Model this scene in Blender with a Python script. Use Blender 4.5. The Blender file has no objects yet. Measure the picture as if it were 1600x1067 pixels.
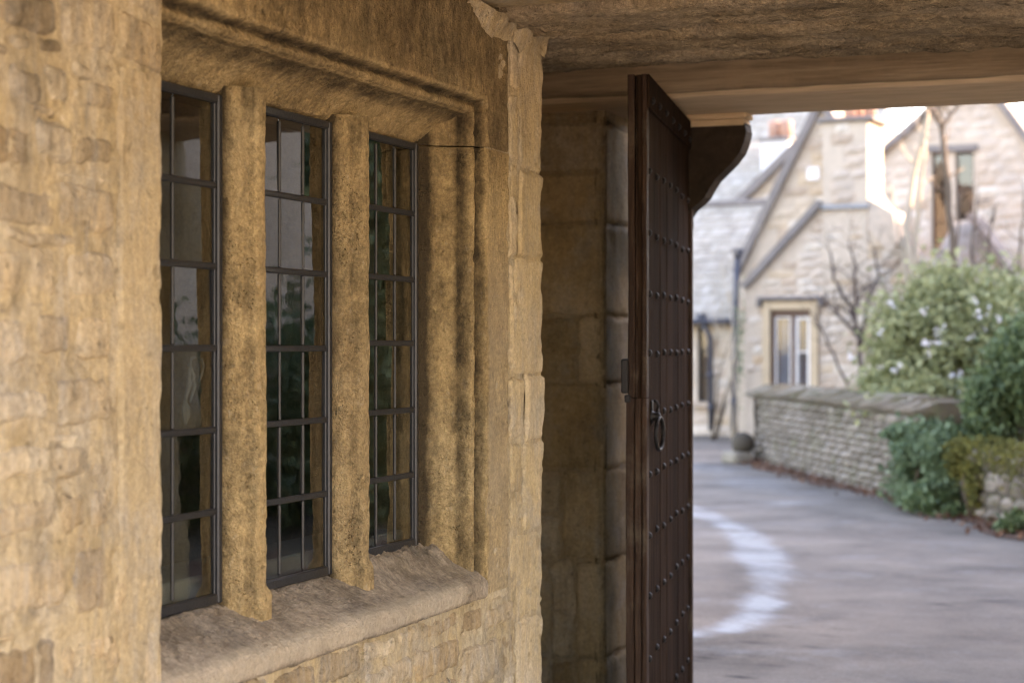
import bpy, math, random
import numpy as np
from mathutils import Vector, Matrix
R = math.radians
random.seed(7)
RNG = np.random.default_rng(11)
S = bpy.context.scene
COL = S.collection

# ------------------------------------------------------------------ camera, sky, sun, exposure
CAMX, CAMZ, YAW, FPX, HOR = 2.2, 1.6, R(20.8), 2900.0, 540.0
cam_d = bpy.data.cameras.new('camera')
cam = bpy.data.objects.new('camera', cam_d); COL.objects.link(cam)
cam.location = (CAMX, 0, CAMZ)
cam.rotation_euler = (R(90) + math.atan((HOR - 533.5) / FPX), 0, YAW)
cam_d.sensor_width = 36.0
cam_d.lens = FPX / 1600 * 36
cam_d.clip_start = 0.05; cam_d.clip_end = 2000
cam_d.dof.use_dof = True
cam_d.dof.focus_distance = 5.6
cam_d.dof.aperture_fstop = 2.8
S.camera = cam

SUN_AZ, SUN_EL = 60.0, 24.0
W = bpy.data.worlds.new('World'); S.world = W; W.use_nodes = True
wn = W.node_tree.nodes; wl = W.node_tree.links
bg = wn['Background']
sky_t = wn.new('ShaderNodeTexSky'); sky_t.sky_type = 'NISHITA'; sky_t.sun_disc = False
sky_t.sun_elevation = R(SUN_EL); sky_t.sun_rotation = R(SUN_AZ)
sky_t.air_density = 1.0; sky_t.dust_density = 1.0; sky_t.ozone_density = 1.0
wl.new(sky_t.outputs[0], bg.inputs['Color']); bg.inputs['Strength'].default_value = 0.15
sd = bpy.data.lights.new('sun', 'SUN'); sd.energy = 4.0; sd.angle = R(0.5); sd.color = (1, .86, .66)
sun = bpy.data.objects.new('sun', sd); COL.objects.link(sun)
_to = Vector((math.sin(R(SUN_AZ)) * math.cos(R(SUN_EL)), math.cos(R(SUN_AZ)) * math.cos(R(SUN_EL)), math.sin(R(SUN_EL))))
sun.rotation_euler = (-_to).to_track_quat('-Z', 'Y').to_euler()
sun.location = (20, 20, 20)
VS = S.view_settings
S.display_settings.display_device = 'sRGB'
VS.view_transform = 'Standard'; VS.look = 'None'; VS.gamma = 1; VS.use_curve_mapping = False
VS.exposure = 3.2
VS.use_white_balance = True; VS.white_balance_temperature = 8000; VS.white_balance_tint = 26
S.render.engine = 'CYCLES'
S.cycles.use_denoising = True; S.cycles.filter_width = 1.1
S.cycles.max_bounces = 10; S.cycles.diffuse_bounces = 6; S.cycles.glossy_bounces = 5
S.cycles.transparent_max_bounces = 12
S.cycles.sample_clamp_indirect = 6
S.cycles.caustics_reflective = False; S.cycles.caustics_refractive = False

# ------------------------------------------------------------------ helpers
CA, SA = math.cos(YAW), math.sin(YAW)
CAMP = np.array([CAMX, 0, CAMZ])
def ray(px, py=HOR):
    t = (px - 800) / FPX; v = (HOR - py) / FPX
    return np.array([t * CA - SA, t * SA + CA, v])
def at(px, py, depth): return CAMP + ray(px, py) * depth
def cw(X, Y, z=0.0): return np.array([CAMX + X * CA - Y * SA, X * SA + Y * CA, z])   # metres right of / ahead of the camera
def wall_yz(px, py, x=0.0):
    d = ray(px, py); l = (x - CAMX) / d[0]
    p = CAMP + d * l
    return p[1], p[2]
def ywall(px, x=0.0): return wall_yz(px, HOR, x)[0]

def tag(o, label=None, cat=None, group=None, kind=None):
    if label: o['label'] = label
    if cat: o['category'] = cat
    if group: o['group'] = group
    if kind: o['kind'] = kind
    return o
def empty(name, loc=(0, 0, 0), rz=0.0, label=None, cat=None, group=None):
    o = bpy.data.objects.new(name, None); COL.objects.link(o)
    o.location = tuple(loc); o.rotation_euler = (0, 0, rz); o.empty_display_size = .1; o['kind'] = 'thing'
    return tag(o, label, cat, group)
def link(name, me, parent=None, loc=(0, 0, 0)):
    o = bpy.data.objects.new(name, me); COL.objects.link(o)
    o.location = tuple(loc)
    if parent is not None: o.parent = parent
    return o
def mkmesh(name, V, F, mat, smooth=True, attrs=None):
    V = np.asarray(V, float)
    me = bpy.data.meshes.new(name)
    if isinstance(F, np.ndarray) and F.ndim == 2:
        n, k = F.shape
        me.vertices.add(len(V)); me.vertices.foreach_set('co', V.astype(np.float32).ravel())
        me.loops.add(n * k); me.loops.foreach_set('vertex_index', F.astype(np.int32).ravel())
        me.polygons.add(n)
        me.polygons.foreach_set('loop_start', np.arange(0, n * k, k, dtype=np.int32))
        me.update(calc_edges=True)
    else:
        me.from_pydata([tuple(v) for v in V], [], [tuple(f) for f in F]); me.update()
    me.polygons.foreach_set('use_smooth', np.full(len(me.polygons), smooth))
    for k, a in (attrs or {}).items():
        at_ = me.attributes.new(k, 'FLOAT', 'POINT'); at_.data.foreach_set('value', np.asarray(a, np.float32).ravel())
    if mat: me.materials.append(mat)
    me.validate()
    return me

# numpy noise
def _h(ix, iy, iz, seed):
    h = (ix.astype(np.int64) * 374761393 + iy.astype(np.int64) * 668265263 + iz.astype(np.int64) * 2147483647 + seed * 1274126177) & 0xFFFFFFFF
    h = ((h ^ (h >> 13)) * 1274126177) & 0xFFFFFFFF
    h = ((h ^ (h >> 16)) * 2246822519) & 0xFFFFFFFF
    return ((h ^ (h >> 15)) & 0xFFFFFF) / float(0xFFFFFF)
def vnoise(P, seed=0):
    P = np.asarray(P, float); i = np.floor(P); f = P - i; f = f * f * (3 - 2 * f)
    x, y, z = i[..., 0], i[..., 1], i[..., 2]
    r = 0
    for a in (0, 1):
        wa = f[..., 0] if a else 1 - f[..., 0]
        for b in (0, 1):
            wb = f[..., 1] if b else 1 - f[..., 1]
            for c in (0, 1):
                wc = f[..., 2] if c else 1 - f[..., 2]
                r = r + wa * wb * wc * _h(x + a, y + b, z + c, seed)
    return r * 2 - 1
def fbm(P, scale=1.0, octv=4, seed=0, gain=.5):
    P = np.asarray(P, float) * scale; a = 1; r = 0; n = 0
    for k in range(octv):
        r = r + a * vnoise(P + 17.3 * k, seed + k); n += a; a *= gain; P = P * 2.03
    return r / n
def sstep(a, b, x):
    t = np.clip((x - a) / (b - a), 0, 1); return t * t * (3 - 2 * t)

def gridfaces(nu, nv, off=0):
    i, j = np.meshgrid(np.arange(nu - 1), np.arange(nv - 1), indexing='ij')
    a = (i * nv + j).ravel() + off
    return np.stack([a, a + nv, a + nv + 1, a + 1], 1)
def gridnormals(P):
    du = np.gradient(P, axis=0); dv = np.gradient(P, axis=1)
    n = np.cross(du, dv); l = np.linalg.norm(n, axis=2, keepdims=True); l[l == 0] = 1
    return n / l
def gridobj(name, P, mat, parent=None, attrs=None):
    nu, nv = P.shape[:2]
    return link(name, mkmesh(name, P.reshape(-1, 3), gridfaces(nu, nv), mat, True, attrs), parent)

class MB:                                    # collects simple pieces into ONE mesh
    def __init__(s): s.v = []; s.f = []
    def add(s, V, F):
        o = len(s.v); s.v += [tuple(map(float, v)) for v in V]; s.f += [tuple(i + o for i in f) for f in F]; return s
    def box(s, lo, hi):
        (a, b, c), (d, e, f) = lo, hi
        return s.add([(a, b, c), (d, b, c), (d, e, c), (a, e, c), (a, b, f), (d, b, f), (d, e, f), (a, e, f)],
                     [(0, 3, 2, 1), (4, 5, 6, 7), (0, 1, 5, 4), (1, 2, 6, 5), (2, 3, 7, 6), (3, 0, 4, 7)])
    def bbox(s, lo, hi, r=.004):             # box with chamfered edges
        lo = np.array(lo, float); hi = np.array(hi, float)
        r = min(r, *(0.45 * (hi - lo)))
        V = []; idx = {}
        for sx in (0, 1):
            for sy in (0, 1):
                for sz in (0, 1):
                    sg = np.array([sx, sy, sz]); c = np.where(sg, hi, lo)
                    for ax in range(3):
                        p = c.copy()
                        for k in range(3):
                            if k != ax: p[k] += (-r if sg[k] else r)
                        idx[(sx, sy, sz, ax)] = len(V); V.append(p)
        F = []
        for ax in range(3):
            o1, o2 = [(1, 2), (2, 0), (0, 1)][ax]
            for sgn in (0, 1):
                q = []
                for (a, b) in ((0, 0), (1, 0), (1, 1), (0, 1)):
                    sg = [0, 0, 0]; sg[ax] = sgn; sg[o1] = a; sg[o2] = b
                    q.append(idx[tuple(sg) + (ax,)])
                F.append(q if sgn else q[::-1])
        for ax in range(3):                   # edge chamfers along ax
            o1, o2 = [(1, 2), (2, 0), (0, 1)][ax]
            for a in (0, 1):
                for b in (0, 1):
                    s0 = [0, 0, 0]; s1 = [0, 0, 0]
                    s0[ax] = 0; s1[ax] = 1; s0[o1] = s1[o1] = a; s0[o2] = s1[o2] = b
                    q = [idx[tuple(s0) + (o1,)], idx[tuple(s1) + (o1,)], idx[tuple(s1) + (o2,)], idx[tuple(s0) + (o2,)]]
                    F.append(q if (a == b) == False else q[::-1])
        for sx in (0, 1):
            for sy in (0, 1):
                for sz in (0, 1):
                    q = [idx[(sx, sy, sz, 0)], idx[(sx, sy, sz, 1)], idx[(sx, sy, sz, 2)]]
                    F.append(q if (sx + sy + sz) % 2 else q[::-1])
        return s.add(V, F)
    def prism(s, poly, y0, y1, plane='xz'):   # polygon extruded
        n = len(poly)
        if plane == 'xz': V = [(a, y0, b) for a, b in poly] + [(a, y1, b) for a, b in poly]
        elif plane == 'yz': V = [(y0, a, b) for a, b in poly] + [(y1, a, b) for a, b in poly]
        else: V = [(a, b, y0) for a, b in poly] + [(a, b, y1) for a, b in poly]
        F = [tuple(range(n)), tuple(range(2 * n - 1, n - 1, -1))] + [(i, i + n, (i + 1) % n + n, (i + 1) % n) for i in range(n)]
        return s.add(V, F)
    def tube(s, pts, rad, n=8):
        pts = [np.array(p, float) for p in pts]
        if np.isscalar(rad): rad = [rad] * len(pts)
        V = []; F = []; ref = np.array([.31, .17, .93])
        for i, p in enumerate(pts):
            d = pts[min(i + 1, len(pts) - 1)] - pts[max(i - 1, 0)]; d = d / (np.linalg.norm(d) + 1e-9)
            a = np.cross(d, ref); 
            if np.linalg.norm(a) < .05: a = np.cross(d, (1, 0, 0))
            a = a / np.linalg.norm(a); b = np.cross(d, a)
            for k in range(n):
                th = 2 * math.pi * k / n; V.append(p + rad[i] * (math.cos(th) * a + math.sin(th) * b))
        for i in range(len(pts) - 1):
            for k in range(n):
                F.append((i * n + k, i * n + (k + 1) % n, (i + 1) * n + (k + 1) % n, (i + 1) * n + k))
        F.append(tuple(range(n))[::-1]); F.append(tuple((len(pts) - 1) * n + k for k in range(n)))
        return s.add(V, F)
    def lathe(s, prof, c=(0, 0, 0), n=12):
        V = []; F = []
        for (r, z) in prof:
            for k in range(n):
                th = 2 * math.pi * k / n; V.append((c[0] + r * math.cos(th), c[1] + r * math.sin(th), c[2] + z))
        for i in range(len(prof) - 1):
            for k in range(n): F.append((i * n + k, i * n + (k + 1) % n, (i + 1) * n + (k + 1) % n, (i + 1) * n + k))
        F.append(tuple((len(prof) - 1) * n + k for k in range(n))); F.append(tuple(range(n))[::-1])
        return s.add(V, F)
    def mesh(s, name, mat, smooth=False): return mkmesh(name, s.v, s.f, mat, smooth)
    def build(s, name, mat, parent=None, smooth=False, loc=(0, 0, 0)): return link(name, s.mesh(name, mat, smooth), parent, loc)

# ------------------------------------------------------------------ materials
class NT:
    def __init__(s, name):
        s.m = bpy.data.materials.new(name); s.m.use_nodes = True; s.t = s.m.node_tree; s.n = s.t.nodes; s.l = s.t.links
        s.bsdf = s.n['Principled BSDF']; s.out = s.n['Material Output']
        s.pos = s.new('ShaderNodeNewGeometry').outputs['Position']
    def new(s, t): return s.n.new(t)
    def set(s, sock, v):
        if isinstance(v, bpy.types.NodeSocket): s.l.new(v, sock)
        elif v is not None:
            if sock.type == 'RGBA' and len(v) == 3: v = (*v, 1)
            sock.default_value = v
    def map(s, vec, scale):
        n = s.new('ShaderNodeMapping'); s.set(n.inputs['Vector'], vec); n.inputs['Scale'].default_value = scale; return n.outputs[0]
    def noise(s, scale, detail=4, rough=.55, vec=None, dist=0):
        n = s.new('ShaderNodeTexNoise'); s.set(n.inputs['Vector'], vec if vec is not None else s.pos)
        n.inputs['Scale'].default_value = scale; n.inputs['Detail'].default_value = detail; n.inputs['Roughness'].default_value = rough
        n.inputs['Distortion'].default_value = dist; return n.outputs['Fac']
    def noisecol(s, scale):
        n = s.new('ShaderNodeTexNoise'); s.set(n.inputs['Vector'], s.pos); n.inputs['Scale'].default_value = scale; n.inputs['Detail'].default_value = 3; return n.outputs['Color']
    def voro(s, scale, feat='F1', vec=None):
        n = s.new('ShaderNodeTexVoronoi'); n.feature = feat; s.set(n.inputs['Vector'], vec if vec is not None else s.pos)
        n.inputs['Scale'].default_value = scale; return n.outputs['Distance']
    def ramp(s, f, stops):
        n = s.new('ShaderNodeValToRGB'); s.set(n.inputs['Fac'], f); e = n.color_ramp.elements
        while len(e) < len(stops): e.new(.5)
        for k, (p, c) in enumerate(stops):
            e[k].position = p; e[k].color = (c, c, c, 1) if np.isscalar(c) else (*c, 1)
        return n.outputs['Color']
    def mix(s, f, a, b, mode='MIX'):
        n = s.new('ShaderNodeMix'); n.data_type = 'RGBA'; n.blend_type = mode
        s.set(n.inputs[0], f); s.set(n.inputs[6], a); s.set(n.inputs[7], b); return n.outputs[2]
    def math(s, op, a, b=None, clamp=False):
        n = s.new('ShaderNodeMath'); n.operation = op; n.use_clamp = clamp
        s.set(n.inputs[0], a)
        if b is not None: s.set(n.inputs[1], b)
        return n.outputs[0]
    def attr(s, name):
        n = s.new('ShaderNodeAttribute'); n.attribute_name = name; return n.outputs['Fac']
    def rnd(s): return s.new('ShaderNodeObjectInfo').outputs['Random']
    def scl(s, f, lo, hi):
        n = s.new('ShaderNodeMapRange'); s.set(n.inputs[0], f); n.inputs[3].default_value = lo; n.inputs[4].default_value = hi; return n.outputs[0]
    def mulc(s, c, f):                        # colour times a factor
        n = s.new('ShaderNodeVectorMath'); n.operation = 'SCALE'; s.set(n.inputs[0], c); s.set(n.inputs['Scale'], f); return n.outputs[0]
    def bump(s, h, strength=.5, dist=.01, prev=None):
        n = s.new('ShaderNodeBump'); s.set(n.inputs['Height'], h); n.inputs['Strength'].default_value = strength; n.inputs['Distance'].default_value = dist
        if prev is not None: s.set(n.inputs['Normal'], prev)
        return n.outputs[0]
    def fin(s, col=None, rough=.9, normal=None, spec=.25, metal=0):
        b = s.bsdf
        s.set(b.inputs['Base Color'], col); s.set(b.inputs['Roughness'], rough); s.set(b.inputs['Specular IOR Level'], spec); s.set(b.inputs['Metallic'], metal)
        if normal is not None: s.set(b.inputs['Normal'], normal)
        return s.m

def limestone(name, pal, grey=(.40, .36, .30), streak=.45, fine=1.0, var=.35, big=2.0, bump=1.0, dark=(.035, .026, .017), pit=1.0, greyamt=.5, blotch=1.0, grit=.35):
    k = NT(name)
    rnd = k.rnd()
    n1 = k.noise(big, 6, .6)
    c = k.ramp(k.math('ADD', n1, k.scl(rnd, -.13, .13)), [(.28, pal[0]), (.46, pal[1]), (.6, pal[2]), (.75, pal[3])])
    c = k.mix(k.math('MULTIPLY', k.ramp(k.math('FRACT', k.math('MULTIPLY', rnd, 7.31)), [(.45, 0), (1, 1)]), .55 * min(1, var * 2)), c, (.33, .275, .20))
    # rain streaks: stretched along z
    st = k.noise(1.0, 5, .62, k.map(k.pos, (26, 26, 3.2)))
    c = k.mix(k.math('MULTIPLY', k.ramp(st, [(.48, 0), (.68, 1)]), streak), c, grey)
    st2 = k.noise(1.0, 4, .6, k.map(k.pos, (60, 60, 8)))
    c = k.mulc(c, k.scl(st2, 1 - min(.28, .05 + streak * .5), 1 + min(.28, .05 + streak * .5)))
    # grey weathering in patches
    gp = k.ramp(k.noise(5.5, 6, .68), [(.50, 0), (.66, 1)])
    c = k.mix(k.math('MULTIPLY', gp, greyamt), c, grey)
    # ochre flush
    oc = k.ramp(k.noise(3.4, 5, .6, k.map(k.pos, (1, 1, 1.7))), [(.55, 0), (.72, 1)])
    c = k.mix(k.math('MULTIPLY', oc, .35), c, pal[1])
    dk = k.ramp(k.noise(4.6, 8, .74, k.map(k.pos, (1, 1, .6))), [(.47, 0), (.66, 1)])
    c = k.mix(k.math('MULTIPLY', dk, .70 * blotch), c, k.mulc(c, .46))
    g62 = k.noise(62, 5, .65)
    gm = k.scl(k.ramp(k.noise(3.7, 4, .6), [(.35, 0), (.62, 1)]), .35, 1.0)
    g24 = k.noise(24, 6, .66)
    gr = k.math('ADD', k.math('MULTIPLY', k.math('SUBTRACT', 1.0, k.ramp(g62, [(.34, 0), (.58, 1)])), .5 * grit), k.math('MULTIPLY', k.math('SUBTRACT', 1.0, k.ramp(g24, [(.36, 0), (.56, 1)])), .26 * grit))
    c = k.mulc(c, k.math('SUBTRACT', 1.0 + .06 * grit, k.math('MULTIPLY', gr, gm)))  # hollows darkened: grime, also standing in for weak bump shading
    # pale bruises and dark flecks
    sp = k.noise(70, 6, .7)
    c = k.mulc(c, k.scl(sp, 1 - .55 * max(.8, fine * .62), 1 + .55 * max(.8, fine * .62)))
    c = k.mulc(c, k.scl(k.noise(210, 3, .7), 1 - .45 * grit - .1, 1 + .45 * grit + .1))
    fl = k.ramp(k.noise(27, 5, .68), [(.60, 0), (.70, 1)])
    c = k.mix(k.math('MULTIPLY', fl, .5), c, k.mulc(c, .48))
    pl = k.ramp(k.noise(33, 5, .65, k.map(k.pos, (1.3, 1.3, .8))), [(.60, 0), (.71, 1)])
    c = k.mix(k.math('MULTIPLY', pl, .4), c, (.58, .48, .34))
    c = k.mulc(c, k.scl(rnd, 1 - var * .5, 1 + var * .5))
    # grime and moulding shade painted in by mesh attribute, broken up by noise
    so = k.math('ADD', k.attr('soot_shade'), k.math('MULTIPLY', k.math('SUBTRACT', k.noise(17, 9, .74, k.map(k.pos, (1, 1, .55))), .5), 1.7))
    c = k.mix(k.math('MULTIPLY', k.ramp(so, [(.16, 0), (.5, .42), (1.0, 1)]), .92), c, dark)
    ed = k.math('ADD', k.attr('edge'), k.math('MULTIPLY', k.math('SUBTRACT', k.noise(40, 4, .6), .5), .8))
    c = k.mix(k.math('MULTIPLY', k.ramp(ed, [(.50, 0), (.9, 1)]), .68), c, (.085, .055, .03))
    h = k.math('ADD', k.math('MULTIPLY', k.noise(14, 6, .6), 1.1), k.math('ADD', k.math('MULTIPLY', g62, .55 * fine), k.math('MULTIPLY', g24, .5)))
    h = k.math('ADD', h, k.math('MULTIPLY', k.noise(190, 3, .6), .30 * fine))
    pt = k.ramp(k.voro(95), [(.0, 0), (.33, 1)])
    ptm = k.ramp(k.noise(9, 3, .5), [(.5, 0), (.62, 1)])
    h = k.math('SUBTRACT', h, k.math('MULTIPLY', k.math('MULTIPLY', k.math('SUBTRACT', 1.0, pt), ptm), .6 * pit))
    h = k.math('SUBTRACT', h, k.math('MULTIPLY', fl, .35 * pit))
    c = k.mix(k.math('MULTIPLY', k.attr('pale'), .8), c, k.mulc((.52, .43, .31), k.scl(sp, .7, 1.3)))
    return k.fin(c, .93, k.bump(h, .95, .011 * bump), .15)

M = {}
PAL = [(.36, .255, .145), (.52, .38, .215), (.51, .40, .255), (.59, .49, .34)]
M['stone'] = limestone('weathered limestone', PAL, var=.42, bump=1.3, streak=.62, grey=(.43, .38, .31))
M['dressed'] = limestone('dressed limestone', [(.46, .34, .19), (.55, .42, .24), (.54, .425, .275), (.60, .50, .345)], streak=.4, var=.18, pit=.6, blotch=.5)
M['frame'] = limestone('moulded limestone', [(.40, .275, .135), (.54, .38, .185), (.52, .385, .205), (.57, .45, .265)], grey=(.36, .28, .16), streak=.25, var=.1, fine=2.0, pit=1.5, greyamt=.2, bump=1.35, grit=.65)
M['sill'] = limestone('worn sill stone', [(.34, .26, .18), (.43, .34, .24), (.46, .37, .275), (.51, .42, .32)], grey=(.31, .27, .225), streak=.1, var=.05, fine=2.0, greyamt=.6, grit=.55)
M['mortar'] = limestone('lime mortar', [(.42, .31, .18), (.50, .38, .215), (.50, .395, .25), (.56, .465, .315)], streak=.45, var=0, fine=1.3, big=4)
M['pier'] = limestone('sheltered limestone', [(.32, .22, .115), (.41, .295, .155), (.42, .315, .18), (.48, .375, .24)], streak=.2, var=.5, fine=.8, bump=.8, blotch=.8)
M['soffit'] = limestone('rough soffit', [(.42, .31, .19), (.55, .42, .265), (.57, .445, .30), (.64, .52, .365)], grey=(.34, .28, .21), streak=0, var=.15, fine=2.2, bump=2.2, big=3.2, grit=.6)

def wood(name, base, alt, axis=(30, 30, 2.0), rough=.75, bump=.5, spec=.3, worn=None):
    k = NT(name)
    tc = k.new('ShaderNodeTexCoord').outputs['Object']
    g = k.noise(1, 7, .65, k.map(tc, axis), .6)
    c = k.ramp(g, [(.3, base), (.7, alt)])
    g2 = k.noise(1, 4, .6, k.map(tc, tuple(a * 4 for a in axis)))
    c = k.mulc(c, k.scl(g2, .6, 1.4))
    c = k.mulc(c, k.scl(k.rnd(), .75, 1.25))
    if worn:
        wv = k.ramp(k.noise(6, 7, .7), [(.5, 0), (.68, 1)])
        c = k.mix(k.math('MULTIPLY', wv, .7), c, worn)
    h = k.math('ADD', k.math('MULTIPLY', g, 1.0), k.math('MULTIPLY', g2, .5))
    return k.fin(c, rough, k.bump(h, bump, .006), spec)
M['oak'] = wood('dark oak', (.008, .0045, .0032), (.048, .029, .019), (40, 40, 1.6), .95, .6, .02)
M['oakedge'] = wood('worn oak edge', (.018, .009, .006), (.055, .030, .018), (40, 40, 2.5), .75, 1.0, .2, worn=(.10, .075, .052))
M['beam'] = wood('old oak beam', (.23, .165, .105), (.42, .32, .215), (1.6, 26, 26), .9, .8, .08, worn=(.32, .23, .15))
M['soffitboard'] = wood('lit oak underside', (.48, .35, .215), (.64, .49, .33), (1.4, 20, 20), .9, .6, .08)  # paler than the beam face: warm light from below put into the colour
M['bracket'] = wood('bracket oak', (.03, .021, .014), (.06, .042, .028), (10, 10, 10), .8, .5, .2)

def plain(name, col, rough=.6, metal=0, spec=.4, nz=12, amt=.3, bump=.15, bscale=60, dist=.003):
    k = NT(name)
    c = k.mulc(tuple(col), k.scl(k.noise(nz, 5, .6), 1 - amt, 1 + amt))
    return k.fin(c, rough, k.bump(k.noise(bscale, 4, .6), bump, dist), spec, metal)
M['iron'] = plain('dark iron', (.022, .020, .020), .55, .5, .4, 40, .4, .5, 130)
M['lead'] = plain('painted window iron', (.030, .031, .034), .42, .35, .5, 30, .35, .35, 120)
M['came'] = plain('lead came', (.045, .044, .043), .5, .4, .4, 60, .3, .3, 150)
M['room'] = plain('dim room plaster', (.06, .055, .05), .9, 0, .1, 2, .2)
M['board'] = plain('pale window board', (.48, .47, .43), .7, 0, .3)
M['silver'] = plain('dull steel latch', (.36, .355, .345), .5, .1, .5, 50, .3, .3, 120)
M['ground'] = plain('earth', (.11, .095, .07), .95, 0, .1, .8, .35, .4, 12, .03)

def glass(name, tint=(.93, .96, .95)):
    k = NT(name)
    k.n.remove(k.bsdf)
    nrm = k.bump(k.noise(3.5, 2, .5), .10, .006)
    nrm = k.bump(k.noise(16, 2, .5), .05, .002, nrm)
    tr = k.new('ShaderNodeBsdfTransparent'); tr.inputs[0].default_value = (*tint, 1)
    gl = k.new('ShaderNodeBsdfGlossy'); gl.inputs['Roughness'].default_value = .015; k.set(gl.inputs['Normal'], nrm)
    fr = k.new('ShaderNodeFresnel'); fr.inputs['IOR'].default_value = 1.52; k.set(fr.inputs['Normal'], nrm)
    f2 = k.math('MULTIPLY', fr.outputs[0], 2.2, True)
    back = k.new('ShaderNodeNewGeometry').outputs['Backfacing']
    f2 = k.math('MULTIPLY', f2, k.math('SUBTRACT', 1.0, back))        # the far face of the thin pane only transmits
    mx = k.new('ShaderNodeMixShader'); k.set(mx.inputs[0], f2); k.l.new(tr.outputs[0], mx.inputs[1]); k.l.new(gl.outputs[0], mx.inputs[2])
    k.l.new(mx.outputs[0], k.out.inputs['Surface'])
    return k.m
M['glass'] = glass('old window glass', (.60, .62, .60))
M['glassfar'] = glass('far window glass', (.6, .65, .7))

# ------------------------------------------------------------------ gatehouse shell (unlit mass of the building round the passage)
sh = MB()
YIN = 2.0                                     # the passage mouth behind the viewer's left shoulder
sh.box((-4.6, YIN, 2.92), (5.2, 8.34, 6.2))           # upper floor
sh.box((-.30, YIN + .01, 2.70), (5.19, 5.63, 2.921))
sh.box((4.2, 5.9, 0), (4.8, 7.75, 2.92))              # far side wall
sh.box((2.28, 7.75, 0), (5.2, 8.34, 2.92))            # right gate jamb
sh.box((-4.6, 6.10, 0), (-.95, 7.86, 2.92))           # behind the door recess
sh.box((-4.6, 7.90, 0), (-.40, 8.33, 2.92))           # pier core
sh.box((-.44, YIN, 0), (-.22, 3.72, 2.92))            # window wall core
sh.box((-.44, 5.43, 0), (-.22, 6.05, 2.92))
sh.box((-.44, 3.72, 0), (-.22, 5.43, .78))
sh.box((-.44, 3.72, 2.26), (-.22, 5.43, 2.92))
sh.box((-4.6, YIN, 0), (-4.3, 6.10, 2.92)); sh.box((-4.3, YIN, 0), (-.44, YIN + .3, 2.92))
sh.box((-4.3, 5.9, 0), (-.44, 6.10, 2.92))
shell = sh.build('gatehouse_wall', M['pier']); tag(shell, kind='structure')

ww = empty('window_wall', (0, 4.5, 0), 0, 'worn honey-coloured stone wall with a three-light mullioned window on the left', 'wall')
def C(o, p): o.parent = p; o.matrix_parent_inverse = (Matrix.Translation(p.location) @ p.rotation_euler.to_matrix().to_4x4()).inverted(); return o   # keep world coordinates

# ------------------------------------------------------------------ rubble and ashlar of the window wall
def sdf_rr(U, V, u0, u1, v0, v1, r):
    cu, cv = (u0 + u1) / 2, (v0 + v1) / 2
    qx = np.abs(U - cu) - (u1 - u0) / 2 + r; qy = np.abs(V - cv) - (v1 - v0) / 2 + r
    return np.hypot(np.maximum(qx, 0), np.maximum(qy, 0)) + np.minimum(np.maximum(qx, qy), 0) - r
def stone_patch(name, parent, mapf, u0, u1, v0, v1, mat, res=.008, proud=0., rough=1., bev=.016, wob=.009, drop=.026, m=.012, soot_shade=0., rr=.02):
    nu = max(4, int((u1 - u0 + 2 * m) / res)); nv = max(4, int((v1 - v0 + 2 * m) / res))
    U, V = np.meshgrid(np.linspace(u0 - m, u1 + m, nu), np.linspace(v0 - m, v1 + m, nv), indexing='ij')
    sdn = random.randint(0, 9999)
    P3 = np.stack([U, V, np.full_like(U, sdn * .37)], -1)
    wu = fbm(P3, 9, 3, 1) * wob * 1.6 + fbm(P3, 38, 2, 5) * wob * .6; wv = fbm(P3, 9, 3, 2) * wob * 1.6 + fbm(P3, 38, 2, 6) * wob * .6
    s = sdf_rr(U + wu, V + wv, u0, u1, v0, v1, rr)
    e = np.clip(-s / bev, 0, 1); prof = 1 - (1 - e) ** 2
    tilt = (U - (u0 + u1) / 2) * random.uniform(-.02, .02) + (V - (v0 + v1) / 2) * random.uniform(-.03, .03)
    h = proud + tilt * rough + rough * (fbm(P3, 5, 3, 3) * .006 + fbm(P3, 22, 3, 4) * .0045 + np.minimum(fbm(P3, 55, 3, 8), .1) * .0035)
    h = h - rough * .007 * sstep(.25, .5, fbm(P3, 11, 4, 9))                  # flaked-off patches
    h = h - (1 - prof) * drop - np.clip(s / .008, 0, 1) * .012
    P = mapf(U, V, h)
    o = gridobj(name, P, mat, None, {'edge': np.clip(1 - e * 1.15, 0, 1) * .8, 'soot_shade': np.full(U.shape, soot_shade)})
    return C(o, parent)
def mapx(U, V, h): return np.stack([h, U, V], -1)            # passage wall, facing +x
def pxrect(x0, x1, y0, y1):
    c = (x0 + x1) / 2
    return ywall(x0), ywall(x1), wall_yz(c, y1)[1], wall_yz(c, y0)[1]

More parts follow.
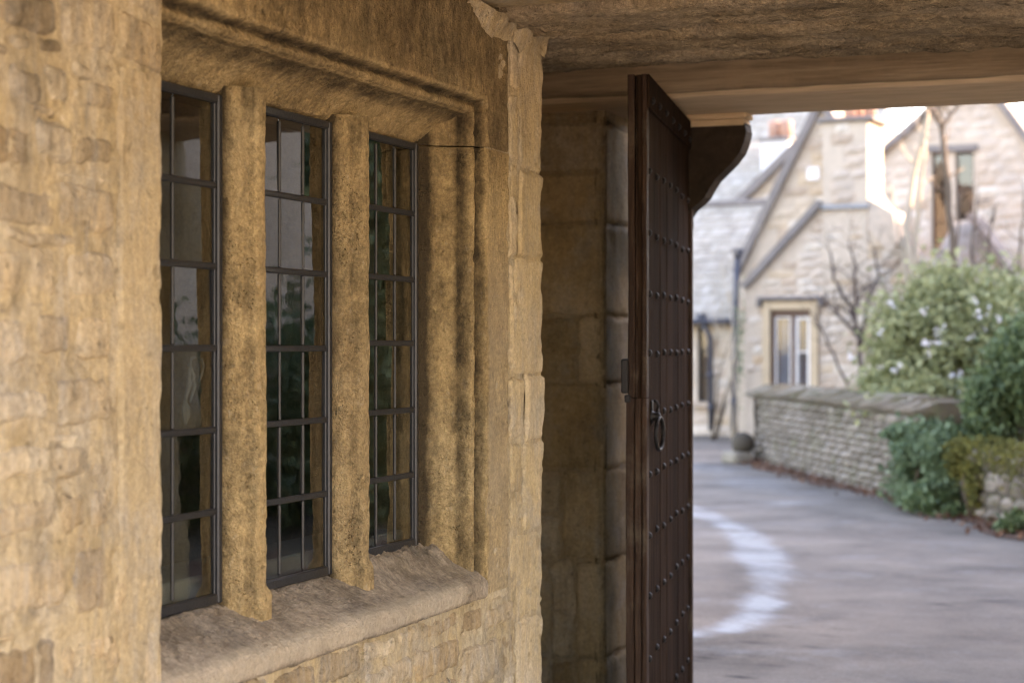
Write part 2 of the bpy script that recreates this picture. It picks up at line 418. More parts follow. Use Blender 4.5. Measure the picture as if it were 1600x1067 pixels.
left_stones = [  # pixel rectangles read off the photograph, converted to metres on the wall plane
 (-40, 97, -30, 46), (101, 184, -20, 84), (189, 257, -60, 18), (189, 257, 22, 111),
 (-30, 18, 56, 92), (22, 58, 54, 90), (62, 107, 58, 92), (-30, 12, 98, 160), (16, 68, 94, 158), (72, 112, 98, 166), (116, 150, 92, 128), (136, 184, 124, 176), (154, 184, 90, 118), (112, 132, 132, 168),
 (-30, 46, 164, 181), (50, 97, 161, 185), (102, 183, 182, 200), (-30, 52, 187, 262), (56, 118, 190, 254), (122, 182, 206, 262), (84, 172, 262, 282), (-30, 80, 268, 278),
 (-30, 92, 284, 358), (97, 184, 288, 366), (10, 122, 354, 386), (-30, 42, 386, 468), (46, 94, 380, 465), (106, 183, 391, 468), (-30, 24, 472, 492), (38, 74, 462, 482), (80, 182, 474, 486),
 (-30, 52, 496, 574), (57, 116, 486, 562), (120, 178, 490, 562), (44, 160, 566, 580), (-30, 40, 582, 600), (62, 88, 584, 606), (-30, 80, 608, 668), (92, 176, 586, 664), (-30, 66, 676, 690), (72, 172, 672, 688),
 (-30, 86, 694, 750), (92, 142, 690, 748), (146, 174, 694, 752), (-30, 60, 758, 774), (66, 138, 754, 764), (-30, 92, 782, 842), (97, 136, 772, 834), (142, 175, 760, 824),
 (-30, 60, 846, 866), (64, 136, 838, 852), (-30, 110, 872, 966), (117, 166, 850, 968), (178, 250, 893, 962), (112, 172, 972, 984),
 (-30, 28, 976, 1010), (-30, 60, 1014, 1090), (66, 92, 990, 1090), (97, 214, 990, 1058), (218, 258, 968, 1090), (97, 160, 1064, 1110), (164, 214, 1064, 1110)]
for r in left_stones:
    y0, y1, z0, z1 = pxrect(*r)
    small = (y1 - y0) * (z1 - z0) < .012
    stone_patch('stone', ww, mapx, y0, y1, z0, z1, M['stone'], .0075, random.uniform(-.002, .004), .85, .020, .010, soot_shade=.52 * float(sstep(1.75, 2.25, (z0 + z1) / 2)) * random.uniform(.6, 1.1) - .06)  # upper stones darkened: ceiling shade put into the colour
under_stones = [(262, 330, 1072, 1120), (336, 420, 1066, 1110), (426, 494, 1040, 1090), (500, 567, 1012, 1064), (572, 620, 997, 1032), (623, 659, 979, 1012), (663, 716, 962, 994), (719, 756, 950, 990),
 (500, 566, 1070, 1110), (572, 645, 1038, 1080), (650, 717, 1003, 1058), (724, 783, 1000, 1070), (650, 716, 1064, 1110), (786, 806, 985, 1045), (760, 803, 942, 980), (788, 806, 1052, 1110), (724, 782, 1076, 1120)]
for r in under_stones:
    y0, y1, z0, z1 = pxrect(*r)
    stone_patch('stone', ww, mapx, y0, y1, z0, z1, M['stone'], .0075, random.uniform(-.004, .005), 1.1, .018, .010)
# courses out of the frame (before the picture's left edge and near the floor)
for (ya, yb, za, zb) in ((.7, 2.94, .02, 2.9), (2.96, 6.0, .02, .40)):
    z = za
    while z < zb - .05:
        hh = min(random.uniform(.14, .26), zb - z); y = ya
        while y < yb - .05:
            w = min(random.uniform(.2, .5), yb - y)
            stone_patch('stone', ww, mapx, y + .008, y + w - .008, z + .008, z + hh - .008, M['stone'], .05, random.uniform(-.004, .006), 1, .02, .01, m=.004)
            y += w
        z += hh
# lime mortar behind and between the stones: one skin per stretch of wall, joined
def mortar(parent, mapf, rects, mat, res=.009, base=-.0065):
    Vs = []; Fs = []; off = 0
    for (u0, u1, v0, v1, rs) in rects:
        nu = max(3, int((u1 - u0) / rs)); nv = max(3, int((v1 - v0) / rs))
        U, V = np.meshgrid(np.linspace(u0, u1, nu), np.linspace(v0, v1, nv), indexing='ij')
        P3 = np.stack([U, V, U * 0 + 3.3], -1)
        h = base + fbm(P3, 6, 3, 21) * .006 + fbm(P3, 30, 4, 22) * .006 - .010 * sstep(.22, .5, fbm(P3, 14, 4, 23))
        Vs.append(mapf(U, V, h).reshape(-1, 3)); Fs.append(gridfaces(nu, nv, off)); off += nu * nv
    o = link('mortar', mkmesh('mortar', np.concatenate(Vs), np.concatenate(Fs), mat)); return C(o, parent)
mortar(ww, mapx, [(.62, 2.9, 0, 2.92, .05), (2.9, 3.60, .3, 2.92, .009), (3.60, 5.60, .3, .80, .010), (5.56, 6.09, .3, 2.92, .010), (2.9, 6.08, 0, .3, .05)], M['mortar'])

# ------------------------------------------------------------------ the window: moulded jambs, lintel, sill, mullions
YL, YR, ZT, XC = 3.74, 5.41, 2.24, -.18
PD = np.array([0, .010, .030, .050, .066, .079, .088, .094, .098, .101, .106, .113, .121, .130, .136, .140, .145, .149, .155])
PX = np.array([-.195, -.178, -.164, -.147, -.128, -.108, -.090, -.080, -.079, -.060, -.042, -.033, -.031, -.035, -.042, -.040, -.016, -.004, 0])
def px_of(d): return np.interp(d, PD, PX, right=0.)
def dsamples(step=.005):
    L = np.concatenate([[0], np.cumsum(np.hypot(np.diff(PD), np.diff(PX)))])
    return np.interp(np.linspace(0, L[-1], int(L[-1] / step)), L, PD)
def disp(P, amp=1., seed=40, pits=1., ax=None):
    n = gridnormals(P)
    h = fbm(P, 7, 3, seed) * .005 + fbm(P, 26, 3, seed + 1) * .0042 + fbm(P, 75, 3, seed + 2) * .0026 - pits * .006 * sstep(.2, .5, fbm(P, 17, 4, seed + 3))
    return P + n * (h * amp)[..., None]
DS = dsamples()
def crust_shade(d, P):  # dark grime by the casement, plus groove shade painted into the colour
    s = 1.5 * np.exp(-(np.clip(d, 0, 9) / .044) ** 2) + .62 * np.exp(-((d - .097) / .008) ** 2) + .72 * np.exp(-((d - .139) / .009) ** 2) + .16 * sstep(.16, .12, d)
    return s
# right jamb
def jamb(sign, yedge, dflat, zlo, zhi, name, dark0):
    d = np.concatenate([DS, np.arange(PD[-1] + .008, dflat, .008), [dflat]])
    z = np.linspace(zlo, zhi, int((zhi - zlo) / .009))
    D, Z = np.meshgrid(d, z, indexing='ij')
    P = np.stack([px_of(D), yedge + sign * D, Z], -1)
    if sign < 0: P = P[::-1]; D = D[::-1]
    P = disp(P, .75, 40 + (sign > 0) * 9)
    if sign < 0:                               # the chipped arris of the left jamb
        bite = sstep(.1, .45, fbm(P, 8, 3, 77)) * .035 * sstep(.075, .13, D) * sstep(.21, .155, D) * sstep(1.55, 1.1, P[..., 2])
        P[..., 0] -= bite * .9; P[..., 1] -= bite * .5
    far = sstep(dflat - .012, dflat, D); P[..., 0] -= far * .02
    so = crust_shade(D, P) * (.85 + .25 * sstep(.9, 2.0, Z if sign > 0 else Z[::-1])) + dark0
    so = np.where(D > .16, dark0 - .25 + .42 * sstep(1.8, 2.3, P[..., 2]) * (sign > 0), so)
    pal_ = .55 * sstep(.155, .18, D) * sstep(2.2, 1.6, P[..., 2]) * (.8 + .5 * fbm(P, 6, 3, 48)) if sign > 0 else 0 * D
    if sign < 0: so = np.where(D > .10, -.2, so)
    return C(gridobj(name, P, M['frame'] if sign > 0 else M['dressed'], None, {'soot_shade': so, 'pale': np.clip(pal_, 0, 1)}), ww)
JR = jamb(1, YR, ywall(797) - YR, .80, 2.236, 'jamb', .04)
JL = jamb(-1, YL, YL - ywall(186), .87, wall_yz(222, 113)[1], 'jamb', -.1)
# lintel with mitred moulding
zf = np.arange(ZT + PD[-1] + .010, 2.90, .010)
ztop = np.concatenate([ZT + DS, zf])
yy = np.concatenate([[YL - .14], np.arange(YL - .13, YL, .012), np.arange(YL, YR, .010), YR + DS[1:], np.arange(YR + PD[-1] + .008, ywall(796), .010)])
Yg, Zg = np.meshgrid(yy, ztop, indexing='ij')
Dg = np.maximum(Zg - ZT, Yg - YR)
P = np.stack([px_of(Dg), Yg, Zg], -1)
P = disp(P, .85, 60)
far = sstep(ywall(796) - .014, ywall(796), Yg); P[..., 0] -= far * .02
so = np.where(Zg - ZT > Yg - YR, crust_shade(Dg, P) * np.where(Dg > .105, 1., .12) + .60 * np.exp(-((Dg - .092) / .018) ** 2) * (Dg < .103), crust_shade(Dg, P)) + .12 + .10 * fbm(P * np.array([1, .5, 1]), 4, 3, 66)  # moulding underside darkened: its shade is put into the colour
flat = np.where(Dg > .16, .50 + .16 * np.exp(-((Yg - 5.0) / .45) ** 2) - .35 * sstep(4.1, 3.7, Yg) - .12 * sstep(.24, .18, Dg), 0)
so = np.where(Dg > .16, flat, so)
C(gridobj('lintel', P, M['frame'], None, {'soot_shade': so}), ww)
# underside of the head between casement and room
# sill: weathered slope with a rounded nose
SP = np.array([(-.30, .952), (-.20, .946), (-.15, .930), (-.10, .905), (-.05, .880), (-.02, .866), (.002, .853), (.010, .842), (.012, .826), (.010, .797), (.004, .788), (-.03, .785)])
L = np.concatenate([[0], np.cumsum(np.hypot(*np.diff(SP, axis=0).T))]); tt = np.linspace(0, L[-1], 62)
sx, sz = np.interp(tt, L, SP[:, 0]), np.interp(tt, L, SP[:, 1])
ys = np.arange(3.545, 5.572, .009)
Tg, Ysg = np.meshgrid(np.arange(62), ys, indexing='ij')
P = np.stack([sx[Tg], Ysg, sz[Tg]], -1)[:, ::-1]
P = disp(P, .62, 80, 1.0)
P[..., 0] -= .010 * sstep(5.25, 5.5, P[..., 1]) * sstep(-.03, .0, P[..., 0])
top = sstep(-.02, -.16, P[..., 0])
rub = sstep(4.84, 4.96, P[..., 1]) * sstep(-.075, -.15, P[..., 0])            # mortar rubble at the foot of the third light
P[..., 2] += rub * (.028 + .040 * fbm(P, 22, 4, 84)) + .010 * sstep(-.11, -.17, P[..., 0]) * np.abs(fbm(P, 30, 4, 86)) * 2
Pn = P.copy()
dip = fbm(Pn, 2.2, 2, 87) * .007; P[..., 2] += dip
so = .16 + .22 * sstep(-.03, -.12, P[..., 0]) + .25 * sstep(.803, .790, P[..., 2]) * (P[..., 0] > -.01) - .3 * (sstep(-.02, .008, P[..., 0]) * (P[..., 2] > .80))
pale = sstep(-.035, .0, P[..., 0]) * sstep(.79, .81, P[..., 2]) * (.75 + .4 * fbm(P, 9, 3, 88)) * sstep(5.5, 5.2, P[..., 1])
sill = C(gridobj('sill', P, M['sill'], None, {'soot_shade': so, 'pale': np.clip(pale, 0, 1)}), ww)
# mullions
MH = [(.076, -.200), (.075, -.178), (.069, -.158), (.060, -.142), (.050, -.130), (.041, -.124), (.034, -.121), (.031, -.112), (.029, -.103), (.023, -.097), (.012, -.094), (0, -.0935)]
prof = np.array([(-a, b) for a, b in MH] + [(a, b) for a, b in MH[-2::-1]])
L = np.concatenate([[0], np.cumsum(np.hypot(*np.diff(prof, axis=0).T))]); tt = np.linspace(0, L[-1], 64)
mu, mx_ = np.interp(tt, L, prof[:, 0]), np.interp(tt, L, prof[:, 1])
MULL = (4.237, 4.862)
for q, yc in enumerate(MULL):
    z = np.linspace(.845, 2.262, 168)
    T, Z = np.meshgrid(np.arange(64), z, indexing='ij')
    base = sstep(.985, .955, Z)
    P = np.stack([mx_[T] + base * (.012), yc + mu[T] * (1 + .0 * Z) + base * np.sign(mu[T]) * .006, Z], -1)
    P = disp(P, .62, 100 + 10 * q)
    P[..., 1] += .004 * np.sin(Z * 2.1 + q)
    so = 1.4 * np.exp(-((mx_[T] + .195) / .036) ** 2) * (mu[T] < 0) * (.65 + .5 * sstep(1.2, 1.9, Z)) + .42 * np.exp(-((np.abs(mu[T]) - .038) / .011) ** 2) + .45 * sstep(2.10, 2.24, Z) * (.5 + .5 * (mu[T] > -.03)) - .05  # left edge grime, plus mullion side shade painted into the colour
    C(gridobj('mullion', P, M['frame'], None, {'soot_shade': so}), ww)

# quoins turning the outer corner: path in plan with a worn arris
YCOR = ywall(850)
def quoin(u0, v0, v1, chip=0., mat=None, ret=.22, seed=0, proud=0.):
    r = .018
    s = np.concatenate([np.arange(u0, YCOR - r, .008), YCOR - r + np.linspace(0, 1, 7) * r * 1.57, YCOR - r + r * 1.57 + np.arange(.01, ret, .02)])
    v = np.linspace(v0 - .008, v1 + .008, max(6, int((v1 - v0) / .008)))
    Sg, Vg = np.meshgrid(s, v, indexing='ij')
    th = np.clip((Sg - (YCOR - r)) / r, 0, math.pi / 2); beyond = np.maximum(Sg - (YCOR - r) - r * math.pi / 2, 0)
    x = -r + r * np.cos(th) - beyond; y = np.where(Sg < YCOR - r, Sg, YCOR - r + r * np.sin(th))
    P0 = np.stack([x, y, Vg], -1)
    N = np.stack([np.cos(th), np.sin(th), 0 * th], -1)
    ev = np.minimum(Vg - v0, v1 - Vg) + fbm(P0, 14, 3, seed) * .007; eu = Sg - u0 + fbm(P0, 14, 3, seed + 1) * .007
    e = np.clip(np.minimum(ev, eu) / .012, 0, 1); pr = 1 - (1 - e) ** 2
    h = proud + fbm(P0, 5, 3, seed + 2) * .005 + fbm(P0, 24, 4, seed + 3) * .004 - .007 * sstep(.25, .5, fbm(P0, 12, 4, seed + 4)) - (1 - pr) * .014
    cor = np.exp(-((Sg - (YCOR - r * .2)) / .022) ** 2)
    h = h - cor * .014 * np.clip(.3 + fbm(P0 * np.array([0, 0, 1]) + seed, 17, 3, seed + 5), 0, 1)
    h = h - chip * cor * .03 * np.exp(-((Vg - chip_z) / .05) ** 2) if chip else h
    P = P0 + N * h[..., None]
    return C(gridobj('quoin', P, mat or M['dressed'], None, {'edge': np.clip(1 - e * 1.2, 0, 1) * .7, 'soot_shade': -.25 + .25 * sstep(2.2, 2.62, Vg)}), ww)
zq = lambda py: wall_yz(838, py)[1]
chip_z = zq(822)
qj = [40, 270, 405, 585, 688, 826, 958, 1100]
for i in range(len(qj) - 1):
    uu = ywall([812, 813, 806, 822, 818, 800, 808][i])
    quoin(uu, zq(qj[i + 1]) + .002, zq(qj[i]) - .002, 1. if qj[i + 1] in (826,) or qj[i] == 826 else 0, None, .22, 200 + 11 * i, [.0, .003, .0, .006, .004, -.004, .0][i])
quoin(ywall(800), .02, zq(1100) - .003, 0, None, .3, 300)
for r in [(798, 811, 40, 140), (798, 810, 146, 250), (799, 811, 256, 300), (798, 811, 306, 400), (799, 804, 410, 580), (799, 819, 592, 684), (799, 815, 692, 770), (799, 812, 776, 826), (762, 797, 842, 936)]:
    y0, y1, z0, z1 = pxrect(*r)
    stone_patch('stone', ww, mapx, y0, y1, z0, z1, M['dressed'], .007, random.uniform(-.003, .003), .9, .010, .008, .014, .008, rr=.01)

# ------------------------------------------------------------------ leaded casements
def casement(yc0, yc1, cols, z0, z1, tilt):
    fw = .022
    m = MB()
    m.bbox((XC - .016, yc0, z0), (XC + .012, yc0 + fw, z1), .004); m.bbox((XC - .016, yc1 - fw, z0), (XC + .012, yc1, z1), .004)
    m.bbox((XC - .015, yc0 + fw - .002, z0), (XC + .011, yc1 - fw + .002, z0 + fw + .004), .004); m.bbox((XC - .015, yc0 + fw - .002, z1 - fw), (XC + .011, yc1 - fw + .002, z1), .004)
    # inner rebate line
    m.bbox((XC - .010, yc0 + fw, z0 + fw), (XC + .004, yc0 + fw + .006, z1 - fw), .002); m.bbox((XC - .010, yc1 - fw - .006, z0 + fw), (XC + .004, yc1 - fw, z1 - fw), .002)
    # dark fixed sub-frame against the stone
    m.bbox((XC - .02, yc1 + .001, z0), (XC - .004, yc1 + .016, z1), .002)
    f = C(m.build('casement', M['lead']), ww)
    gy0, gy1, gz0, gz1 = yc0 + fw + .004, yc1 - fw - .004, z0 + fw + .003, z1 - fw
    ygl = [gy0 + (gy1 - gy0) * c for c in cols]
    nz = 6; zgl = [gz0 + (gz1 - gz0) * k / nz for k in range(nz + 1)]
    for k in range(1, nz):                    # stout horizontal saddle bars
        b = MB(); zz = zgl[k] + random.uniform(-.003, .003); zgl[k] = zz
        b.bbox((XC - .006, gy0 - .006, zz - .0085), (XC + .007, gy1 + .006, zz + .0085), .004)
        o = b.build('saddle_bar', M['lead']); o.parent = f
    for yv in ygl[1:-1]:
        for k in range(nz):
            b = MB(); b.bbox((XC - .004, yv - .0048, zgl[k] + .0086), (XC + .0055, yv + .0048, zgl[k + 1] - .0086), .0028)
            o = b.build('came', M['came']); o.parent = f
    for i in range(len(ygl) - 1):
        for k in range(nz):
            ya, yb, za, zb = ygl[i], ygl[i + 1], zgl[k], zgl[k + 1]
            a, b_ = random.gauss(0, .006), random.gauss(0, .006)
            V = []
            for dx in (-.0015, .0015):
                for (y, z) in ((ya, za), (yb, za), (yb, zb), (ya, zb)):
                    V.append((XC - .001 + dx + a * (y - (ya + yb) / 2) * 2 + b_ * (z - (za + zb) / 2), y, z))
            me = mkmesh('pane', V, [(3, 2, 1, 0), (4, 5, 6, 7), (0, 1, 5, 4), (1, 2, 6, 5), (2, 3, 7, 6), (3, 0, 4, 7)], M['glass'], False)
            o = link('pane', me); o.parent = f
    return f
ZC0 = .946
c1 = casement(3.735, 4.160, [0, .46, 1], ZC0, 2.238, 0)
c2 = casement(4.318, 4.788, [0, .335, .665, 1], ZC0, 2.240, 0)
c3 = casement(4.940, 5.402, [0, .333, .667, 1], ZC0 + .02, 2.241, 0)
# the hanging latch behind the first light
m = MB()
ly, lz = wall_yz(292, 612, XC - .014)
def Lp(px, py): y, z = wall_yz(px, py, XC - .014); return (XC - .014, y, z)
m.tube([Lp(305, 558), Lp(299, 560), Lp(296, 570), Lp(299, 580), Lp(303, 588), Lp(300, 598)], [.003, .004, .005, .005, .006, .004], 8)
m.tube([Lp(297, 572), Lp(295, 590), Lp(296, 600), Lp(291, 620), Lp(289, 630)], [.004, .005, .007, .005, .004], 8)
m.tube([Lp(303, 590), Lp(304, 603), Lp(297, 628)], [.004, .005, .003], 8)
m.tube([Lp(289, 626), Lp(286, 638), Lp(287, 652), Lp(290, 662), Lp(295, 650), Lp(295, 638), Lp(289, 626)], .0035, 8)
m.tube([Lp(290, 632), Lp(290, 645), Lp(290, 658)], [.004, .009, .003], 8)
m.tube([Lp(315, 560), Lp(318, 572), Lp(315, 585), Lp(311, 596)], [.003, .004, .004, .002], 8)
o = m.build('window_latch', M['silver'], None, True); o.parent = c1
# inner sill board and the dim room
m = MB(); m.bbox((-.44, 3.70, .955), (-.235, 5.46, 1.012), .006)
C(m.build('window_board', M['board']), ww)
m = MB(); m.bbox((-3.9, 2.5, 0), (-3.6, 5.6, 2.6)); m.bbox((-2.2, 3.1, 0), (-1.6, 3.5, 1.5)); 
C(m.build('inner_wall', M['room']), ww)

# ------------------------------------------------------------------ ceiling beams over the passage
def ceil_beam(y0, y1, z, seed, label, x0=-.35, x1=4.5, fine=True):
    r = .03
    pts = [(y0, z + .25), (y0, z + r), (y0 + r * .3, z + r * .3), (y0 + r, z), (y1 - r, z), (y1 - r * .3, z + r * .3), (y1, z + r), (y1, z + .25)]
    pts = np.array(pts); L = np.concatenate([[0], np.cumsum(np.hypot(*np.diff(pts, axis=0).T))])
    n = 70 if fine else 24; tt = np.linspace(0, L[-1], n)
    py_, pz_ = np.interp(tt, L, pts[:, 0]), np.interp(tt, L, pts[:, 1])
    xs = np.arange(x0, x1, .012 if fine else .06)
    T, X = np.meshgrid(np.arange(n), xs, indexing='ij')
    P = np.stack([X, py_[T], pz_[T]], -1)[:, ::-1]
    n_ = gridnormals(P); Q = P * np.array([.22, 1, 1])
    h = fbm(Q, 5, 3, seed) * .016 + fbm(Q, 15, 4, seed + 1) * .014 + fbm(Q, 45, 4, seed + 2) * .009 + fbm(P, 30, 3, seed + 4) * .006 - .016 * sstep(.15, .45, fbm(Q, 11, 4, seed + 3))
    tv = (P[..., 1] + .05 * fbm(P * np.array([.25, 1, 1]), 3, 3, seed + 5) + .02 * fbm(P, 9, 3, seed + 6)) / .085
    fr_ = tv - np.floor(tv); h = h + .013 * _h(np.floor(tv), tv * 0, tv * 0, seed) - .010 * np.exp(-((fr_ - .06) / .07) ** 2)
    P = P + n_ * h[..., None]
    b = empty('ceiling_beam', (2, (y0 + y1) / 2, z), 0, label, 'beam', 'rough beams across the passage ceiling')
    o = C(gridobj('beam', P, M['soffit'], None, {'soot_shade': np.full(P.shape[:2], .08) + .30 * np.exp(-((fr_ - .06) / .10) ** 2)}), b)  # grooves between the ledges darkened
    return b
ceil_beam(6.62, 6.89, 2.668, 400, 'smooth-bottomed ceiling beam farthest in, just before the timber lintel')
ceil_beam(6.10, 6.60, 2.655, 410, 'broad crumbling ceiling beam resting over the outer corner of the window wall')
ceil_beam(5.66, 6.08, 2.665, 420, 'rough ceiling beam nearest the viewer at the top edge of the picture')
# ragged bedding mortar where beams meet the wall
s = np.arange(5.40, 6.10, .010); t = np.linspace(0, 1, 14)
Sg, Tg = np.meshgrid(s, t, indexing='ij')
P = np.stack([.006 + .030 * Tg, Sg, 2.60 + .085 * Tg + .01 * np.sin(Sg * 20)], -1)
P = disp(P, 2.0, 500, 1.0)
P[..., 2] += (fbm(P, 14, 4, 510) * .016 + .05 * sstep(5.62, 5.40, Sg)) * (1 - Tg)
P[..., 0] -= .02 * sstep(5.55, 5.40, Sg)
C(gridobj('bedding_mortar', P, M['mortar'], None, {'soot_shade': .0 + .2 * Tg}), ww)

# ------------------------------------------------------------------ gate pier behind the door
pier = empty('gate_pier', (-.6, 7.9, 0), 0, 'shadowed stone gate pier in courses behind the open door', 'wall')
YP = 7.86
def pl_x(px, py=HOR):
    d = ray(px, py); l = YP / d[1]; p = CAMP + d * l; return p[0], p[2]
XQ = pl_x(941)[0]
def mapy(U, V, h): return np.stack([U, YP - h, V], -1)
zz = lambda py: pl_x(900, py)[1]
XA = pl_x(815)[0]
rows = [60, 118, 176, 188, 268, 348, 494, 599, 735, 876, 1029, 1120]
for i in range(len(rows) - 1):
    za, zb = zz(rows[i + 1]), zz(rows[i])
    if rows[i] == 735: xs = [XA, pl_x(876)[0], XQ]
    elif rows[i] in (876, 1029): xs = [XA, pl_x(858)[0], pl_x(898)[0], XQ]
    elif rows[i] in (60, 118): xs = [XA, pl_x(862)[0], pl_x(905)[0], XQ]
    elif rows[i] == 494: xs = [XA, pl_x(902)[0], XQ]
    else: xs = [XA, XQ]
    for a, b in zip(xs[:-1], xs[1:]):
        big = rows[i] in (176, 188, 268, 348, 599)
        if rows[i] == 735 and a == XA:
            zm = (za + zb) / 2
            stone_patch('stone', pier, mapy, a + .004, b - .008, zm + .006, zb - .006, M['pier'], .012, .0, 1.2); stone_patch('stone', pier, mapy, a + .004, b - .008, za + .006, zm - .006, M['pier'], .012, .0, 1.5)
        else:
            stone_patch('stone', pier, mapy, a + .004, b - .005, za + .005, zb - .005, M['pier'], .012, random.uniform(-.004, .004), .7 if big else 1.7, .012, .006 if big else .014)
# reveal: long and short dressed stones facing the gateway, lit a little by the lane
def mapr(U, V, h): return np.stack([XQ + .004 + h, U, V], -1)
rv = [60, 190, 348, 494, 600, 735, 876, 1029, 1120]
for i in range(len(rv) - 1):
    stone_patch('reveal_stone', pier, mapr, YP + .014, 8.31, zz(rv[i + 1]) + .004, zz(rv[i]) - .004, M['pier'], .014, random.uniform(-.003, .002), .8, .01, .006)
o = mortar(pier, lambda U, V, h: np.stack([U, YP + .008 - h, V], -1), [(XA, XQ + .0, .0, 2.92, .02)], M['pier'])
o = mortar(pier, lambda U, V, h: np.stack([XQ - .006 + h, U, V], -1), [(YP + .01, 8.33, .0, 2.92, .03)], M['pier'])

# ------------------------------------------------------------------ the studded oak door, standing open
N0 = cw(.507, 7.0); F0 = cw(.806, 8.47)
wdir = F0 - N0; DW = float(np.linalg.norm(wdir)); ang = math.atan2(wdir[1], wdir[0])
door = empty('door', (N0[0], N0[1], 0), ang, 'dark oak gate door with rows of iron studs and a ring handle, standing open', 'door')
# local frame: X along the door away from the viewer, Y to the left (thickness goes +Y), face at Y=0 looks to the passage
DZ0, DZ1, TH = .03, 2.625, .084
nb = 7
for i in range(nb):
    a, b = DW * i / nb + .0015, DW * (i + 1) / nb - .0015
    m = MB(); m.bbox((a, random.uniform(-.0015, .0015), DZ0), (b, .036, DZ1 - .006), .004)
    m.build('plank', M['oak'], door)
for q, (za, zb) in enumerate(((DZ1 - .13, DZ1),)):
    m = MB(); m.bbox((-.002, -.012, za), (DW, -.002, zb), .004); m.build('top_rail', M['oak'], door)
# layered leading edge
def strip(name, x0, x1, y0, y1, z0, z1, mat, seed):
    n = 90; zv = np.linspace(z0, z1, n)
    ring = [(x0, y0), (x1, y0), (x1, y1), (x0, y1)]
    r = .004; ring = [(x0, y0 + r), (x0 + r, y0), (x1, y0), (x1, y1), (x0 + r, y1), (x0, y1 - r)]
    V = []
    for zc in zv:
        for (x, y) in ring:
            p = np.array([[x, y, zc]]); w = fbm(p * np.array([1, 1, .4]), 22, 3, seed)[0] * .005
            V.append((x - (w if x < x0 + .01 else 0), y + w * .5, zc))
    k = len(ring); F = [(i * k + j, i * k + (j + 1) % k, (i + 1) * k + (j + 1) % k, (i + 1) * k + j) for i in range(n - 1) for j in range(k)]
    F += [tuple(range(k))[::-1], tuple((n - 1) * k + j for j in range(k))]
    return link(name, mkmesh(name, V, F, mat, False), door)
strip('edge_board', -.010, .06, -.002, .017, DZ0, 1.40, M['oakedge'], 1)
strip('edge_board', -.006, .06, .019, .045, DZ0, 1.40, M['oakedge'], 2)
strip('edge_board', -.002, .10, .047, .078, DZ0, 1.40, M['oakedge'], 3)
strip('edge_board', -.006, .06, -.002, .017, 1.404, DZ1 - .002, M['oakedge'], 4)
strip('edge_board', .004, .06, .019, .043, 1.404, DZ1 - .002, M['oakedge'], 5)
strip('edge_board', -.004, .10, .045, .070, 1.404, DZ1 - .002, M['oakedge'], 6)
m = MB()
for za in (.25, 1.25, 2.3): m.bbox((.1, .038, za), (DW - .03, .078, za + .16), .006)
m.bbox((DW - .12, .038, DZ0), (DW + .002, .078, DZ1 - .01), .006)
m.build('ledge', M['oak'], door)
m = MB(); m.bbox((DW + .002, -.016, DZ0), (DW + .05, .09, DZ1 - .02), .006); m.build('hanging_stile', M['oakedge'], door)
m = MB(); m.bbox((-.022, .068, 1.42), (.04, .094, 1.55), .005); m.bbox((-.016, .06, 1.385), (.03, .082, 1.415), .004); m.build('lock_keep', M['iron'], door)
# studs
sm = MB(); sm.lathe([(.0145, 0), (.0135, .004), (.010, .009), (.005, .0118), (.0008, .0124)], (0, 0, 0), 10)
smv = [(x, -z, y) for (x, y, z) in sm.v]
stud_me = mkmesh('stud', smv, sm.f, M['iron'], True)
for zi in (2.535, 2.262, 2.027, 1.80, 1.57, 1.338, 1.108, .878, .648, .415, .18):
    for j in range(nb):
        xx = .075 + j * (DW - .15) / (nb - 1)
        if abs(zi - 1.338) < .01 and j < 1: continue
        o = link('stud', stud_me, door, (xx + random.uniform(-.008, .008), -.012 if zi > 2.5 else -.0005, zi + random.uniform(-.006, .006)))
        o.rotation_euler = (0, random.uniform(0, 6), 0)
# ring handle
m = MB()
hz, hx = 1.315, .13
def torus(m, c, R_, r, plane, n=28, k=8, a0=0, a1=2 * math.pi):
    pts = []
    for i in range(n + 1):
        a = a0 + (a1 - a0) * i / n
        pts.append((c[0] + R_ * math.sin(a) * plane[0], c[1] + R_ * math.sin(a) * plane[1], c[2] + R_ * math.cos(a)))
    m.tube(pts, r, k)
torus(m, (hx, -.034, hz - .052), .062, .008, (.994, -.11))
rh = m.build('ring_handle', M['iron'], door, True)
m = MB(); m.lathe([(.032, 0), (.031, .006), (.020, .010), (.017, .022), (.020, .030), (.012, .038), (.001, .04)], (0, 0, 0), 12)
m.v = [(hx + x, -z, hz + .012 + y) for x, y, z in m.v]
m.bbox((hx - .016, -.008, hz + .03), (hx + .016, -.0015, hz + .075), .003)
m.tube([(hx, -.012, hz + .075), (hx, -.022, hz + .07), (hx, -.03, hz + .055), (hx, -.024, hz + .035)], [.006, .007, .006, .004], 8)
bp = m.build('handle_plate', M['iron'], None, True); bp.parent = rh

# ------------------------------------------------------------------ timber lintel, bracket and post
lin = empty('timber_lintel', (1.2, 8.0, 2.65), 0, 'heavy brown timber lintel over the gateway with a chamfered underside coloured as if lit', 'beam')
def beamgrid(name, pts, x0, x1, mat, seed, amp, parent, step=.02):
    pts = np.array(pts, float); L = np.concatenate([[0], np.cumsum(np.hypot(*np.diff(pts, axis=0).T))])
    n = max(8, int(L[-1] / .02)); tt = np.linspace(0, L[-1], n)
    a, b = np.interp(tt, L, pts[:, 0]), np.interp(tt, L, pts[:, 1])
    T, X = np.meshgrid(np.arange(n), np.arange(x0, x1, step), indexing='ij')
    P = np.stack([X, a[T], b[T]], -1)[:, ::-1]
    nn = gridnormals(P); Q = P * np.array([.2, 1, 1])
    P = P + nn * (amp * (fbm(Q, 6, 3, seed) * .012 + fbm(Q, 24, 3, seed + 1) * .005))[..., None]
    return C(gridobj(name, P, mat), parent)
